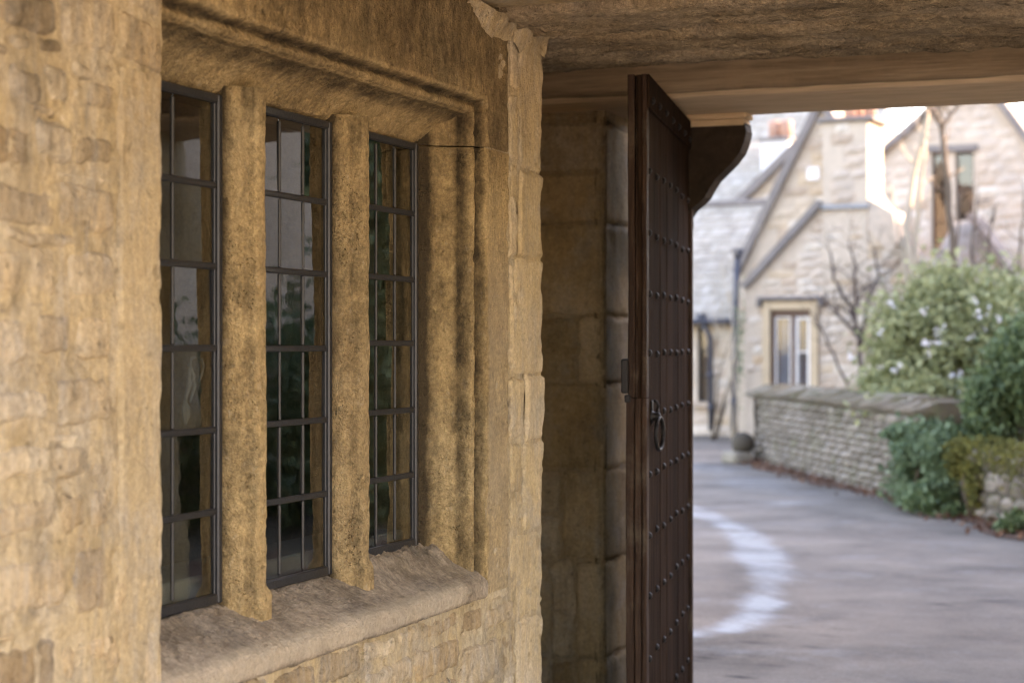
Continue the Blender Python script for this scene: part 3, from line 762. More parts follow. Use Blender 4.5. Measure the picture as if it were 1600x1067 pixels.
beamgrid('beam', [(7.56, 2.95), (7.555, 2.80), (7.56, 2.69), (7.575, 2.672), (7.60, 2.668)], -.9, 4.6, M['beam'], 600, 1., lin)
beamgrid('underside', [(7.585, 2.672), (7.62, 2.655), (8.28, 2.650), (8.315, 2.655), (8.335, 2.675), (8.335, 2.95)], -.9, 4.6, M['soffitboard'], 620, .8, lin)
# curved bracket in the plane of the gateway
YB0, YB1 = 8.20, 8.32
def bx(px, py):
    d = ray(px, py); l = YB0 / d[1]; p = CAMP + d * l; return (p[0], p[2])
cur = [(1164, 196), (1166, 205), (1163, 220), (1156, 238), (1144, 254), (1130, 268), (1117, 281), (1108, 295), (1101, 308), (1091, 318), (1080, 327), (1073, 338)]
poly = [bx(1030, 192), bx(1164, 192)] + [bx(*c) for c in cur] + [bx(1073, 356), bx(1030, 356)]
m = MB(); m.prism(poly, YB0, YB1, 'xz')
C(m.build('bracket', M['bracket']), lin)
m = MB(); a = bx(1030, 191); b = bx(1167, 181); m.bbox((a[0], YB0 - .02, a[1] + .001), (b[0], YB1 + .005, 2.654), .006)
m.bbox((a[0], YB0 - .008, a[1] - .03), (b[0] - .012, YB1 - .004, a[1] + .0005), .006)
C(m.build('bracket_cap', M['soffitboard']), lin)
m = MB(); p = bx(1073, 500); m.bbox((p[0] - .16, 8.30, 0), (p[0] - .045, 8.40, 2.648), .01)
C(m.build('door_post', M['oakedge']), lin)

# ================================================================== THE LANE OUTSIDE
# ------------------------------------------------------------------ ground, lane, verge
m = MB(); m.add([(-400, -400, -.004), (400, -400, -.004), (400, 400, -.004), (-400, 400, -.004)], [(0, 1, 2, 3)])
tag(m.build('ground', M['ground']), kind='structure')

def tarmac():
    k = NT('damp tarmac')
    n1 = k.noise(.9, 6, .6); n2 = k.noise(5, 6, .65); n3 = k.noise(90, 4, .7)
    c = k.ramp(n1, [(.34, (.15, .13, .108)), (.5, (.225, .195, .162)), (.66, (.30, .258, .21))])
    c = k.mix(k.math('MULTIPLY', k.ramp(n2, [(.5, 0), (.66, 1)]), .5), c, (.25, .205, .165))
    c = k.mulc(c, k.scl(n3, .5, 1.5))
    c = k.mulc(c, k.scl(k.noise(26, 5, .7), .7, 1.3))
    wet = k.math('ADD', k.attr('wet'), k.math('MULTIPLY', k.math('SUBTRACT', k.noise(1.3, 6, .68, k.map(k.pos, (.8, 1.25, 1)), .7), .5), 2.2))
    wet = k.math('ADD', wet, k.math('MULTIPLY', k.math('SUBTRACT', k.noise(7, 6, .75), .5), 1.1))
    w = k.ramp(wet, [(.10, 0), (1.05, .92)])
    c = k.mix(k.attr('crack'), c, (.04, .035, .033))
    c = k.mulc(c, k.scl(w, .72, .5))
    r = k.scl(w, .88, .34)
    h = k.math('ADD', k.math('MULTIPLY', n3, .5), k.math('MULTIPLY', n2, 1.2))
    h = k.math('MULTIPLY', h, k.scl(w, 1, .3))
    return k.fin(c, r, k.bump(h, .6, .008), k.scl(w, .12, .95))
M['tarmac'] = tarmac()
rows_ = [(6.4, -5, 6.8), (9, -5, 6.4), (12, -5, 5.15), (15.7, -4.5, 4.40), (19.2, -3.5, 4.2), (22, -2, 3.75), (25, 0, 3.42), (28, -1, 3.45), (31.2, -1.5, 3.9), (34, -2, 4.2), (40, -3, 4.4)]
Yr = np.array([r[0] for r in rows_]); Lr = np.array([r[1] for r in rows_]); Rr = np.array([r[2] for r in rows_])
Yv = np.arange(6.4, 40, .08); sv = np.linspace(0, 1, 130)
Yg, Sg = np.meshgrid(Yv, sv, indexing='ij')
Xg = np.interp(Yg, Yr, Lr) * (1 - Sg) + np.interp(Yg, Yr, Rr) * Sg
def polydist(X, Y, pts):
    d = np.full(X.shape, 1e9)
    for (x0, y0), (x1, y1) in zip(pts[:-1], pts[1:]):
        dx, dy = x1 - x0, y1 - y0; t = np.clip(((X - x0) * dx + (Y - y0) * dy) / (dx * dx + dy * dy), 0, 1)
        d = np.minimum(d, np.hypot(X - x0 - t * dx, Y - y0 - t * dy))
    return d
arc = [(1.2, 19.5), (1.77, 18.0), (1.95, 16.2), (1.93, 14.4), (1.78, 13.0), (1.58, 11.5), (1.25, 10.5), (.7, 10.1)]
wj = fbm(np.stack([Xg, Yg * .6, Xg * 0], -1), 1.3, 3, 700)
wet = (.86 + .40 * fbm(np.stack([Xg, Yg, Xg * 0], -1), 2.2, 3, 705)) * sstep(.26, .09, polydist(Xg, Yg, arc) + wj * .12)
wet = np.maximum(wet, .45 * sstep(.7, .1, np.abs(Yg - 19 - 1.2 * (Xg - 3)) + wj * .6) * sstep(2.2, 2.9, Xg))
wet = np.maximum(wet, .5 * sstep(.6, .1, polydist(Xg, Yg, [(1.9, 26), (2.6, 24), (3.1, 20)]) + wj * .3))
ck = np.maximum(sstep(.035, .0, polydist(Xg, Yg, [(.9, 9.4), (1.25, 9.9), (1.6, 10.6), (2.1, 11.2), (3.0, 11.6), (4.2, 11.5)]) + np.abs(wj) * .05),
                sstep(.03, .0, polydist(Xg, Yg, [(1.0, 8.8), (1.5, 9.6), (1.9, 10.6), (1.95, 11.6), (1.7, 12.4)]) + np.abs(wj) * .05))
P = np.stack([CAMX + Xg * CA - Yg * SA, Xg * SA + Yg * CA, .004 + .010 * fbm(np.stack([Xg, Yg, Xg * 0], -1), .8, 3, 710)], -1)
P[..., 2] = np.maximum(P[..., 2], .0)
lane = gridobj('lane', P[:, ::-1], M['tarmac'], None, {'wet': wet[:, ::-1], 'crack': .9 * ck[:, ::-1]}); tag(lane, kind='structure')
k = NT('leafy verge soil')
c = k.ramp(k.noise(18, 6, .7), [(.3, (.07, .05, .035)), (.55, (.16, .10, .075)), (.75, (.10, .10, .05))])
M['verge'] = k.fin(c, .95, k.bump(k.noise(40, 5, .6), .8, .03), .1)
Yv = np.arange(9, 26.3, .25)
e0 = np.interp(Yv, Yr, Rr)
V = []; 
for Y, x in zip(Yv, e0):
    a = x - .28 + .14 * math.sin(Y * 2.3) + random.uniform(-.05, .05)
    for xx, z in ((a, .012), (x - .05, .03), (x + .9, .04)): V.append(cw(xx, Y, z))
F = [(i * 3 + j, i * 3 + j + 1, i * 3 + j + 4, i * 3 + j + 3) for i in range(len(Yv) - 1) for j in (0, 1)]
tag(link('verge', mkmesh('verge', V, F, M['verge'])), kind='structure')

m = MB(); m.add([(-1, -30, .002), (40, -30, .002), (40, 6.3, .002), (-1, 6.3, .002)], [(0, 1, 2, 3)])
tag(m.build('yard', plain('pale bounce yard', (.52, .45, .35), .95, 0, .1, 3, .2)), kind='structure')  # unseen ground made pale to bounce light onto wall and ceiling
# ------------------------------------------------------------------ foliage
def leafmat(name, c0, c1, trans=.25, rough=.5):
    k = NT(name)
    c = k.ramp(k.attr('tint'), [(0, c0), (1, c1)])
    k.set(k.bsdf.inputs['Transmission Weight'], 0.0)
    m_ = k.fin(c, rough, None, .35)
    tl = k.new('ShaderNodeBsdfTranslucent'); k.set(tl.inputs[0], c)
    mx = k.new('ShaderNodeMixShader'); mx.inputs[0].default_value = trans
    k.l.new(k.bsdf.outputs[0], mx.inputs[1]); k.l.new(tl.outputs[0], mx.inputs[2]); k.l.new(mx.outputs[0], k.out.inputs['Surface'])
    return m_
M['leaf'] = leafmat('grey green leaves', (.18, .205, .085), (.40, .42, .22))
M['ivy'] = leafmat('ivy leaves', (.075, .13, .065), (.18, .26, .14))
M['box'] = leafmat('bright evergreen leaves', (.06, .105, .045), (.16, .23, .10))
M['moss'] = leafmat('moss tufts', (.075, .085, .025), (.20, .19, .045), .1, .9)
M['petal'] = leafmat('white petals', (.72, .70, .70), (.80, .78, .80), .3)
M['dead'] = leafmat('dead leaves', (.09, .045, .03), (.20, .11, .07), .1, .8)
def leaves(name, centers, size, mat, parent, flat=.0, n=None):
    c = np.asarray(centers, float); n = len(c)
    a = RNG.normal(size=(n, 3)); a[:, 2] *= (1 - flat); a /= np.linalg.norm(a, axis=1, keepdims=True)
    b = np.cross(a, RNG.normal(size=(n, 3))); b /= np.linalg.norm(b, axis=1, keepdims=True)
    s = size * RNG.uniform(.6, 1.3, (n, 1)); t = s * RNG.uniform(.4, .65, (n, 1))
    u = np.cross(a, b) * s * .18
    V = np.stack([c - a * s, c + b * t + u, c + a * s, c - b * t + u], 1).reshape(-1, 3)
    F = np.arange(4 * n).reshape(-1, 4)
    tint = np.repeat(RNG.uniform(0, 1, n) ** 1.3, 4)
    o = link(name, mkmesh(name, V, F, mat, False, {'tint': tint})); o['kind'] = 'stuff'
    return C(o, parent) if parent is not None else o
def clumpy(c, rad, n, clumps, seed, shell=.55):
    r = np.random.default_rng(seed); c = np.array(c, float); rad = np.array(rad, float)
    d = r.normal(size=(clumps, 3)); d /= np.linalg.norm(d, axis=1, keepdims=True)
    cc = d * (shell + (1 - shell) * r.uniform(0, 1, (clumps, 1))) * r.uniform(.75, 1.08, (clumps, 1))
    k = r.integers(0, clumps, n); sp = r.uniform(.09, .34, clumps)[k][:, None]
    p = cc[k] + r.normal(size=(n, 3)) * sp
    return c + p * rad
def bush(name, label, cat, base, blobs, n, size, mat, stems=6, group=None, seed=1, clumps=60, h=1., stemcol='bark'):
    b = empty(name, base, 0, label, cat, group); b['kind'] = 'thing'
    pts = np.concatenate([clumpy(c, r, max(10, int(n * w)), max(8, int(clumps * w)), seed + i) for i, (c, r, w) in enumerate(blobs)])
    pts = pts[pts[:, 2] > .03]
    leaves('foliage', pts, size, mat, b)
    rr = random.Random(seed); mm = MB()
    for s_ in range(stems):
        c, r, w = rr.choice(blobs); e = np.array(c) + np.array([rr.uniform(-.6, .6) * r[0], rr.uniform(-.6, .6) * r[1], rr.uniform(-.1, .7) * r[2]])
        p0 = np.array(base) + np.array([rr.uniform(-.1, .1), rr.uniform(-.1, .1), 0]); mid = (p0 + e) / 2 + np.array([rr.uniform(-.1, .1), rr.uniform(-.1, .1), .08])
        mm.tube([p0, mid, e], [.018, .012, .005], 5)
    if stems: C(mm.build('stems', M[stemcol], None, True), b)
    return b
M['bark'] = plain('grey bark', (.13, .10, .075), .9, 0, .2, 14, .35, .6, 40, .01)
M['palebark'] = plain('pale bark', (.42, .36, .28), .85, 0, .2, 10, .25, .4, 30, .01)
M['darkbark'] = plain('dark thorn bark', (.085, .065, .06), .9, 0, .2, 14, .3, .6, 40, .01)

def branchy(name, label, cat, base, stems, mat, group=None, seed=3, levels=3, spread=.5, r0=.03, length=1.6, up=.7, kind='branches'):
    """a bare shrub: each main stem is a part, its twigs one mesh"""
    b = empty(name, base, 0, label, cat, group); b['kind'] = 'thing'
    rr = random.Random(seed); tw = MB()
    def grow(m_, p, d, L, r, lev):
        pts = [p]; rad = [r]; n = 4
        for i in range(n):
            d = d + np.array([rr.gauss(0, .16), rr.gauss(0, .10), rr.gauss(.03, .10)]); d = d / np.linalg.norm(d)
            p = p + d * L / n; pts.append(p); rad.append(r * (1 - .55 * (i + 1) / n))
        m_.tube(pts, rad, 6 if lev == 0 else 4)
        if lev < levels:
            for q in range(rr.randint(3, 4)):
                i = rr.randint(1, n); dd = d + np.array([rr.gauss(0, spread), rr.gauss(0, spread * .5), rr.gauss(.15, spread * .7)]); dd /= np.linalg.norm(dd)
                grow(tw, pts[i], dd, L * rr.uniform(.45, .7), rad[i] * .65, lev + 1)
    for (dx, dy, dz, L, r) in stems:
        sm_ = MB(); d = np.array([dx, dy, dz], float); d /= np.linalg.norm(d)
        grow(sm_, np.array(base, float) + np.array([dx * .1, dy * .1, 0]), d, L, r, 0)
        C(sm_.build('stem', mat, None, True), b)
    C(tw.build('twigs', mat, None, True), b)
    return b

# ------------------------------------------------------------------ masonry for the far buildings and walls
def roughstone_mesh(name, mat, seed, nx=4, nz=3):
    r = random.Random(seed); V = []; F = []
    for i in range(nx):
        for j in range(nz):
            u, v = i / (nx - 1) - .5, j / (nz - 1) - .5
            ed = (i in (0, nx - 1)) or (j in (0, nz - 1))
            V.append((u + r.uniform(-.03, .03), (.15 if ed else -.35 + r.uniform(-.25, .2)), v + r.uniform(-.04, .04)))
    for i in range(nx - 1):
        for j in range(nz - 1): a = i * nz + j; F.append((a, a + nz, a + nz + 1, a + 1))
    n = len(V); ring = [i * nz for i in range(nx)] + [(nx - 1) * nz + j for j in range(1, nz)] + [i * nz + nz - 1 for i in range(nx - 2, -1, -1)] + [j for j in range(nz - 2, 0, -1)]
    for q in ring: x, y, z = V[q]; V.append((x, 1.0, z))
    for q in range(len(ring)): a, b = ring[q], ring[(q + 1) % len(ring)]; F.append((a, n + q, n + (q + 1) % len(ring), b)[::-1])
    return mkmesh(name, V, [f[::1] for f in F], mat, False)
def inpoly(x, y, poly):
    c = False; n = len(poly)
    for i in range(n):
        (x0, y0), (x1, y1) = poly[i], poly[i - 1]
        if (y0 > y) != (y1 > y) and x < (x1 - x0) * (y - y0) / (y1 - y0) + x0: c = not c
    return c
def lay(parent, poly, variants, hr=(.12, .2), wr=(.22, .5), holes=(), depth=.05, y=0., limit=290, seed=5, name='stone', zmin=-1, gap=.012, zig=None):
    """lay stones as separate objects over a polygon in a facade's own (u, z) plane; the face looks to -Y"""
    r = random.Random(seed); u0 = min(p[0] for p in poly); u1 = max(p[0] for p in poly); z = max(zmin, min(p[1] for p in poly)); zt = max(p[1] for p in poly); cnt = 0
    while z < zt:
        h = r.uniform(*hr); u = u0 - r.uniform(0, .3)
        while u < u1:
            w = r.uniform(*wr); a, b, c, d = u, u + w, z, z + h
            for (ha, hb, hc, hd) in holes:
                if d > hc + .02 and c < hd - .02:
                    if a < ha < b: b = ha
                    elif ha <= a < hb: a = min(hb, b)
            u = u + w if b >= u + w - 1e-6 or b <= a else b
            if b - a < .06: 
                if b <= a: u = max(u, a)
                continue
            cu, cz = (a + b) / 2, (c + d) / 2
            if not inpoly(cu, cz, poly) or not (inpoly(a + .03, cz, poly) and inpoly(b - .03, cz, poly)):
                continue
            if cnt >= limit: return cnt
            o = link(name, variants[r.randrange(len(variants))], parent, (cu, y, cz)); cnt += 1
            o.scale = (b - a - gap, depth, h - gap)
        z += h
    return cnt
def farstone(name, pal, moss=0.):
    k = NT(name); rnd = k.rnd()
    c = k.ramp(rnd, [(0, pal[0]), (.35, pal[1]), (.7, pal[2]), (1, pal[3])])
    c = k.mulc(c, k.scl(k.noise(9, 6, .65), .65, 1.35))
    g = k.ramp(k.noise(1.6, 5, .6), [(.5, 0), (.7, 1)])
    c = k.mix(k.math('MULTIPLY', g, .4), c, (.30, .28, .26))
    if moss:
        ms = k.ramp(k.noise(3.5, 6, .65), [(.5, 0), (.68, 1)]); c = k.mix(k.math('MULTIPLY', ms, moss), c, (.10, .115, .045))
    return k.fin(c, .92, k.bump(k.noise(35, 5, .6), .7, .02), .15)
M['cot'] = farstone('cottage limestone', [(.44, .345, .265), (.52, .43, .345), (.56, .48, .40), (.62, .56, .48)])  # far stone kept pale and low in contrast, standing in for haze
M['cotwarm'] = farstone('warm cottage limestone', [(.54, .40, .27), (.56, .45, .33), (.55, .47, .38), (.62, .55, .46)])
M['drystone'] = farstone('mossy drystone', [(.155, .135, .112), (.21, .185, .155), (.25, .22, .185), (.30, .27, .235)], .6)
M['copestone'] = farstone('mossy cope stone', [(.15, .13, .10), (.22, .195, .145), (.26, .235, .19), (.31, .285, .235)], .6)
M['farmortar'] = plain('far mortar', (.52, .44, .355), .95, 0, .1, 6, .2)
M['wallcore'] = plain('shadowed wall core', (.08, .07, .055), .95, 0, .1, 6, .3)
M['slate'] = farstone('stone slates', [(.27, .245, .215), (.33, .305, .27), (.37, .345, .31), (.42, .39, .35)], .2)
M['paleslate'] = farstone('pale lichened slates', [(.32, .285, .235), (.38, .34, .28), (.42, .375, .315), (.46, .42, .36)], .12)
M['lead_flash'] = plain('lead flashing', (.22, .235, .26), .45, .5, .4)
M['ochre'] = plain('ochre dressed stone', (.52, .41, .28), .9, 0, .15, 5, .2)
M['coping'] = plain('dark weathered coping', (.21, .19, .18), .9, 0, .2, 6, .35)
M['pot'] = plain('terracotta pot', (.48, .29, .22), .85, 0, .2, 6, .2)
M['pipe'] = plain('black painted pipe', (.06, .065, .085), .5, 0, .4, 20, .2)  # black lifted in the colour, standing in for haze
M['whitepaint'] = plain('white painted joinery', (.78, .77, .75), .5, 0, .4, 8, .05)
M['brownpaint'] = plain('brown oak window frame', (.14, .085, .06), .6, 0, .3, 20, .25)
M['bluecloth'] = plain('blue blind', (.06, .11, .26), .9, 0, .1, 20, .2)
M['curtain'] = plain('white curtain', (.75, .74, .74), .9, 0, .1, 4, .05)
M['darkroom'] = plain('dark inside', (.07, .07, .08), .9, 0, .1)  # interior tone lifted, standing in for haze
SV = {}
for key in ('cot', 'cotwarm', 'drystone', 'copestone'): SV[key] = [roughstone_mesh('stone_' + key, M[key], 50 + i) for i in range(5)]
mixv = SV['cot'] * 3 + SV['cotwarm']

class Facade:
    """a vertical plane through camera-space (px, depth) with a compass heading; converts pixels to its own (u, z)"""
    def __init__(s, px, depth, head):
        s.o = CAMP + ray(px) * depth; s.o[2] = 0; a = R(90 - head); s.u = np.array([math.cos(a), math.sin(a), 0]); s.n = np.array([-math.sin(a), math.cos(a), 0]); s.rz = a
    def uz(s, px, py=HOR, back=0.):
        d = ray(px, py); l = np.dot(s.o + s.n * back - CAMP, s.n) / np.dot(d, s.n); p = CAMP + d * l; return (float(np.dot(p - s.o, s.u)), float(p[2]))
    def root(s, name, label, cat, group=None):
        o = empty(name, s.o, s.rz, label, cat, group); o['kind'] = 'thing'; return o
def mbpoly(poly, y0, y1): return MB().prism(poly, y0, y1, 'xz')
def rake(poly_a, poly_b, w, th, y0, y1):     # a sloping coping bar from a to b
    a, b = np.array(poly_a), np.array(poly_b); d = (b - a) / np.linalg.norm(b - a); n = np.array([-d[1], d[0]]); n = n if n[1] > 0 else -n
    q = [tuple(a - n * th * .3), tuple(b - n * th * .3), tuple(b + n * th * .7), tuple(a + n * th * .7)]
    return MB().prism(q, y0, y1, 'xz')
def roofslope(parent, a0, a1, b0, b1, mat, rows, cols, seed=1, name='roof', limit=280, kindname='slate'):
    """stone slates from eave a0-a1 up to ridge b0-b1 (points in the parent's frame); one object each"""
    a0, a1, b0, b1 = [np.array(v, float) for v in (a0, a1, b0, b1)]
    nrm = np.cross(a1 - a0, b0 - a0); nrm /= np.linalg.norm(nrm); nrm = nrm if nrm[2] > 0 else -nrm
    V = [a0 - nrm * .03, a1 - nrm * .03, b1 - nrm * .03, b0 - nrm * .03, a0 - nrm * .1, a1 - nrm * .1, b1 - nrm * .1, b0 - nrm * .1]
    rf = link(name, mkmesh(name, V, [(0, 1, 2, 3), (7, 6, 5, 4), (0, 4, 5, 1), (1, 5, 6, 2), (2, 6, 7, 3), (3, 7, 4, 0)], mat, False), parent)
    r = random.Random(seed); sl = []
    for q in range(4):
        mm = MB(); mm.bbox((-.5, -.5, -.5), (.5, .62, .5), .06); V2 = [(x + r.uniform(-.03, .03), y + r.uniform(-.05, .05), z) for x, y, z in mm.v]; sl.append(mkmesh('slate', V2, mm.f, mat, False))
    cnt = 0
    for j in range(rows):
        v = (j + .5) / rows; L0 = a0 + (b0 - a0) * v; L1 = a1 + (b1 - a1) * v; u = 0.
        hh = np.linalg.norm(b0 - a0) / rows
        wdt = np.linalg.norm(L1 - L0)
        if wdt < .05: continue
        while u < 1 and cnt < limit:
            w = r.uniform(.75, 1.3) / cols; w = min(w, 1 - u + .001)
            if w > .2 / cols:
                p = L0 + (L1 - L0) * (u + w / 2); ex = (L1 - L0) / wdt; ey = np.cross(nrm, ex)
                o = link(kindname, sl[r.randrange(4)], rf); sx = w * wdt - .012; sy = hh; sz = .03
                lift = nrm * .004; sl_t = ey * 1.0 - nrm * .05
                Mx = Matrix(((ex[0] * sx, ey[0] * sy, nrm[0] * sz, 0), (ex[1] * sx, ey[1] * sy, nrm[1] * sz, 0), (ex[2] * sx, ey[2] * sy, nrm[2] * sz, 0), (0, 0, 0, 1)))
                tl = Matrix.Rotation(-.055, 4, Vector(ex))
                o.matrix_local = Matrix.Translation(Vector(p + lift)) @ tl @ Mx; cnt += 1
            u += w
    return rf
def win_part(root, u0, u1, z0, z1, y, lights, frame='whitepaint', bars=0, fw=.045, inner='darkroom', name='window'):
    m = MB(); m.bbox((u0, y, z0), (u0 + fw, y + .06, z1), .006); m.bbox((u1 - fw, y, z0), (u1, y + .06, z1), .006); m.bbox((u0 + fw, y, z0), (u1 - fw, y + .06, z0 + fw), .006); m.bbox((u0 + fw, y, z1 - fw), (u1 - fw, y + .06, z1), .006)
    W_ = (u1 - u0 - fw) / lights
    for i in range(1, lights): m.bbox((u0 + W_ * i, y + .002, z0 + fw), (u0 + W_ * i + fw, y + .058, z1 - fw), .006)
    for k_ in range(1, bars + 1):
        zc = z0 + (z1 - z0) * k_ / (bars + 1); m.bbox((u0 + fw, y + .01, zc - .012), (u1 - fw, y + .05, zc + .012), .004)
    w = m.build(name, M[frame], root)
    for i in range(lights):
        q = MB(); q.box((u0 + W_ * i + fw, y + .028, z0 + fw), (u0 + W_ * (i + 1), y + .034, z1 - fw)); q.build('pane', M['glassfar'], w)
    return w

# ------------------------------------------------------------------ the near cottage: chimney gable with hood-moulded window
CF = Facade(1230, 31, 95)
cot = CF.root('stone_cottage', 'pale stone cottage whose gable carries a tall chimney and a hood-moulded window', 'house')
U = lambda px, py=540: CF.uz(px, py)
eL, eR, ap = U(1163, 450), U(1452, 450), U(1321, 280)
bL, bR = (U(1163)[0], 0), (U(1452)[0], 0)
gable = [bL, bR, eR, ap, eL]
wu0, wu1 = U(1203)[0], U(1266)[0]; wz0, wz1 = U(1235, 606)[1], U(1235, 484)[1]
mbpoly([(bL[0], 0), (wu0, 0), (wu0, U(1203, 407)[1]), eL], .05, .5).build('wall', M['farmortar'], cot)
mbpoly([(wu1, 0), bR, eR, ap, (wu1, U(1266, 338)[1])], .05, .5).build('wall', M['farmortar'], cot)
mbpoly([(wu0, 0), (wu1, 0), (wu1, wz0), (wu0, wz0)], .05, .5).build('wall', M['farmortar'], cot)
mbpoly([(wu0, wz1), (wu1, wz1), (wu1, U(1266, 338)[1]), (wu0, U(1203, 407)[1])], .05, .5).build('wall', M['farmortar'], cot)
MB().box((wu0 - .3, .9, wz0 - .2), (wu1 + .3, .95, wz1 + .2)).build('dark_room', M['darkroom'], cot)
hs = (wu0 - .14, wu1 + .14, wz0 - .1, wz1 + .17)
lay(cot, gable, mixv, (.11, .19), (.2, .46), [hs, (U(1283)[0], U(1357)[0], U(1300, 318)[1], 9)], .05, .04, 290, 5, zmin=.55)
# window surround, hood, frames, curtain
sr = MB(); sr.bbox((wu0 - .13, -.02, wz0 - .1), (wu0, .2, wz1 + .14), .01); sr.build('window_jamb', M['ochre'], cot)
sr = MB(); sr.bbox((wu1, -.02, wz0 - .1), (wu1 + .13, .2, wz1 + .14), .01); sr.build('window_jamb', M['ochre'], cot)
sr = MB(); sr.bbox((wu0 + .001, -.018, wz1), (wu1 - .001, .2, wz1 + .139), .01); sr.build('window_head', M['ochre'], cot)
hm = MB(); hm.bbox((wu0 - .22, -.10, wz1 + .16), (wu1 + .22, .06, wz1 + .225), .02); hm.bbox((wu0 - .22, -.09, wz1 + .05), (wu0 - .15, .06, wz1 + .16), .01); hm.bbox((wu1 + .15, -.09, wz1 + .05), (wu1 + .22, .06, wz1 + .16), .01)
hm.build('hood_mould', M['coping'], cot)
fr = MB(); fr.bbox((wu0, .06, wz1 - .11), (wu1, .16, wz1), .01); fr.bbox((wu0, .06, wz0), (wu0 + .06, .16, wz1 - .111), .01)
um = U(1237)[0]; fr.bbox((um - .035, .06, wz0), (um + .035, .16, wz1 - .111), .01); fr.bbox((wu1 - .03, .06, wz0), (wu1, .16, wz1 - .111), .01)
fr.build('window_frame', M['brownpaint'], cot)
win_part(cot, wu0 + .06, um - .036, wz0 + .01, wz1 - .115, .09, 1, 'whitepaint', 0, .03)
w2 = win_part(cot, um + .036, wu1 - .03, wz0 + .01, wz1 - .115, .09, 1, 'whitepaint', 1, .05)
def curtain(root, u0, u1, z0, z1, y, mat='curtain'):
    n = 24; V = []; F = []
    for i in range(n):
        u = u0 + (u1 - u0) * i / (n - 1); yy_ = y + .02 * math.sin(i * 1.5)
        V += [(u, yy_, z0), (u, yy_, z1)]
    F = [(2 * i, 2 * i + 2, 2 * i + 3, 2 * i + 1) for i in range(n - 1)]
    return link('curtain', mkmesh('curtain', V, F, M[mat], True), root)
zm = U(1220, 552)[1]
curtain(cot, wu0 + .10, um - .04, wz0 + .02, zm, .20); curtain(cot, wu0 + .11, wu0 + .28, zm, wz1 - .13, .24); curtain(cot, um + .05, um + .14, wz0, wz1 - .13, .21)
curtain(cot, um + .14, wu1 - .03, wz0, U(1250, 560)[1], .22, 'bluecloth').name = 'blind'
# chimney
cu0, cu1 = U(1283)[0], U(1357)[0]; ct, cb = U(1320, 190)[1], U(1320, 322)[1]
ch = MB().box((cu0 + .02, .03, cb - 1.2), (cu1 - .02, 1.0, ct)).build('chimney', M['farmortar'], cot)
lay(ch, [(cu0, cb + .03), (cu1, cb + .03), (cu1, ct), (cu0, ct)], mixv, (.16, .24), (.24, .45), (), .05, .02, 60, 9)
# right flank of the stack: the same stones turned through a right angle
r = random.Random(21); z = cb - .05
while z < ct - .05:
    h = r.uniform(.16, .24); h = min(h, ct - z); y = .03
    while y < .99:
        w = min(r.uniform(.25, .45), 1.0 - y)
        if w > .08:
            o = link('stone', SV['cot'][r.randrange(5)], ch, (cu1 - .012, y + w / 2, z + h / 2)); o.scale = (w - .012, .05, h - .012); o.rotation_euler = (0, 0, R(90))
        y += w
    z += h
MB().bbox((cu0 - .07, -.05, ct), (cu1 + .10, 1.09, ct + .07), .02).build('cap', M['coping'], ch)
for (pxa, yy_) in ((1322, .28), (1322, .74), (1347, .5)):
    MB().lathe([(.11, 0), (.105, .25), (.12, .30), (.13, .34), (.10, .36), (.085, .36)], (U(pxa)[0], yy_, ct + .07), 12).build('chimney_pot', M['pot'], ch, True)
MB().bbox((cu0 - .01, -.04, cb - .05), (cu1 + .01, .04, cb + .03), .01).build('lead_apron', M['lead_flash'], ch)
# sloping shoulder on the right of the stack
s0 = U(1357, 316); s1 = U(1396, 332); s2 = U(1402, 380)
mbpoly([(cu1, cb - .4), (cu1, s0[1] + .06), (s1[0], s1[1]), (s2[0], s2[1]), (s2[0] - .12, cb - .8)], .0, .95).build('shoulder', M['cot'], ch)
sg = MB().bbox((U(1262)[0], -.035, U(1262, 282)[1]), (U(1280)[0], .03, U(1262, 262)[1]), .01); sg.build('wall_plaque', M['whitepaint'], cot)
rake(eL, (cu0 - .0, U(1283, 318)[1]), 0, .11, -.09, .45).build('coping', M['coping'], cot)
rake((cu1 + .55, U(1405, 372)[1]), eR, 0, .12, -.06, .45).build('coping', M['coping'], cot)
# the taller gable that the chimney gable leans against, stepped back
BK = 1.15
b0, b1, bap = CF.uz(1152, 428, BK), CF.uz(1376, 330, BK), CF.uz(1284, 160, BK)
bp_ = [(b0[0], 0), (b1[0], 0), b1, bap, b0]
mbpoly(bp_, BK + .04, BK + .5).build('wall', M['farmortar'], cot)
lay(cot, bp_, mixv + SV['cotwarm'] * 2, (.15, .24), (.26, .55), (), .05, BK + .03, 200, 15, zmin=2.2)
rake(b0, bap, 0, .13, BK - .10, BK + .5).build('coping', M['coping'], cot)
rake(bap, b1, 0, .13, BK - .10, BK + .5).build('coping', M['coping'], cot)
roofslope(cot, (b0[0], BK + 1.6, b0[1] - .05), (b0[0], BK + .5, b0[1] - .05), (bap[0], BK + 1.6, bap[1] - .05), (bap[0], BK + .5, bap[1] - .05), M['slate'], 12, 4, 3)
roofslope(cot, (b1[0], BK + .7, b1[1] - .05), (b1[0], BK + .5, b1[1] - .05), (bap[0], BK + .7, bap[1] - .05), (bap[0], BK + .5, bap[1] - .05), M['slate'], 12, 1, 4)
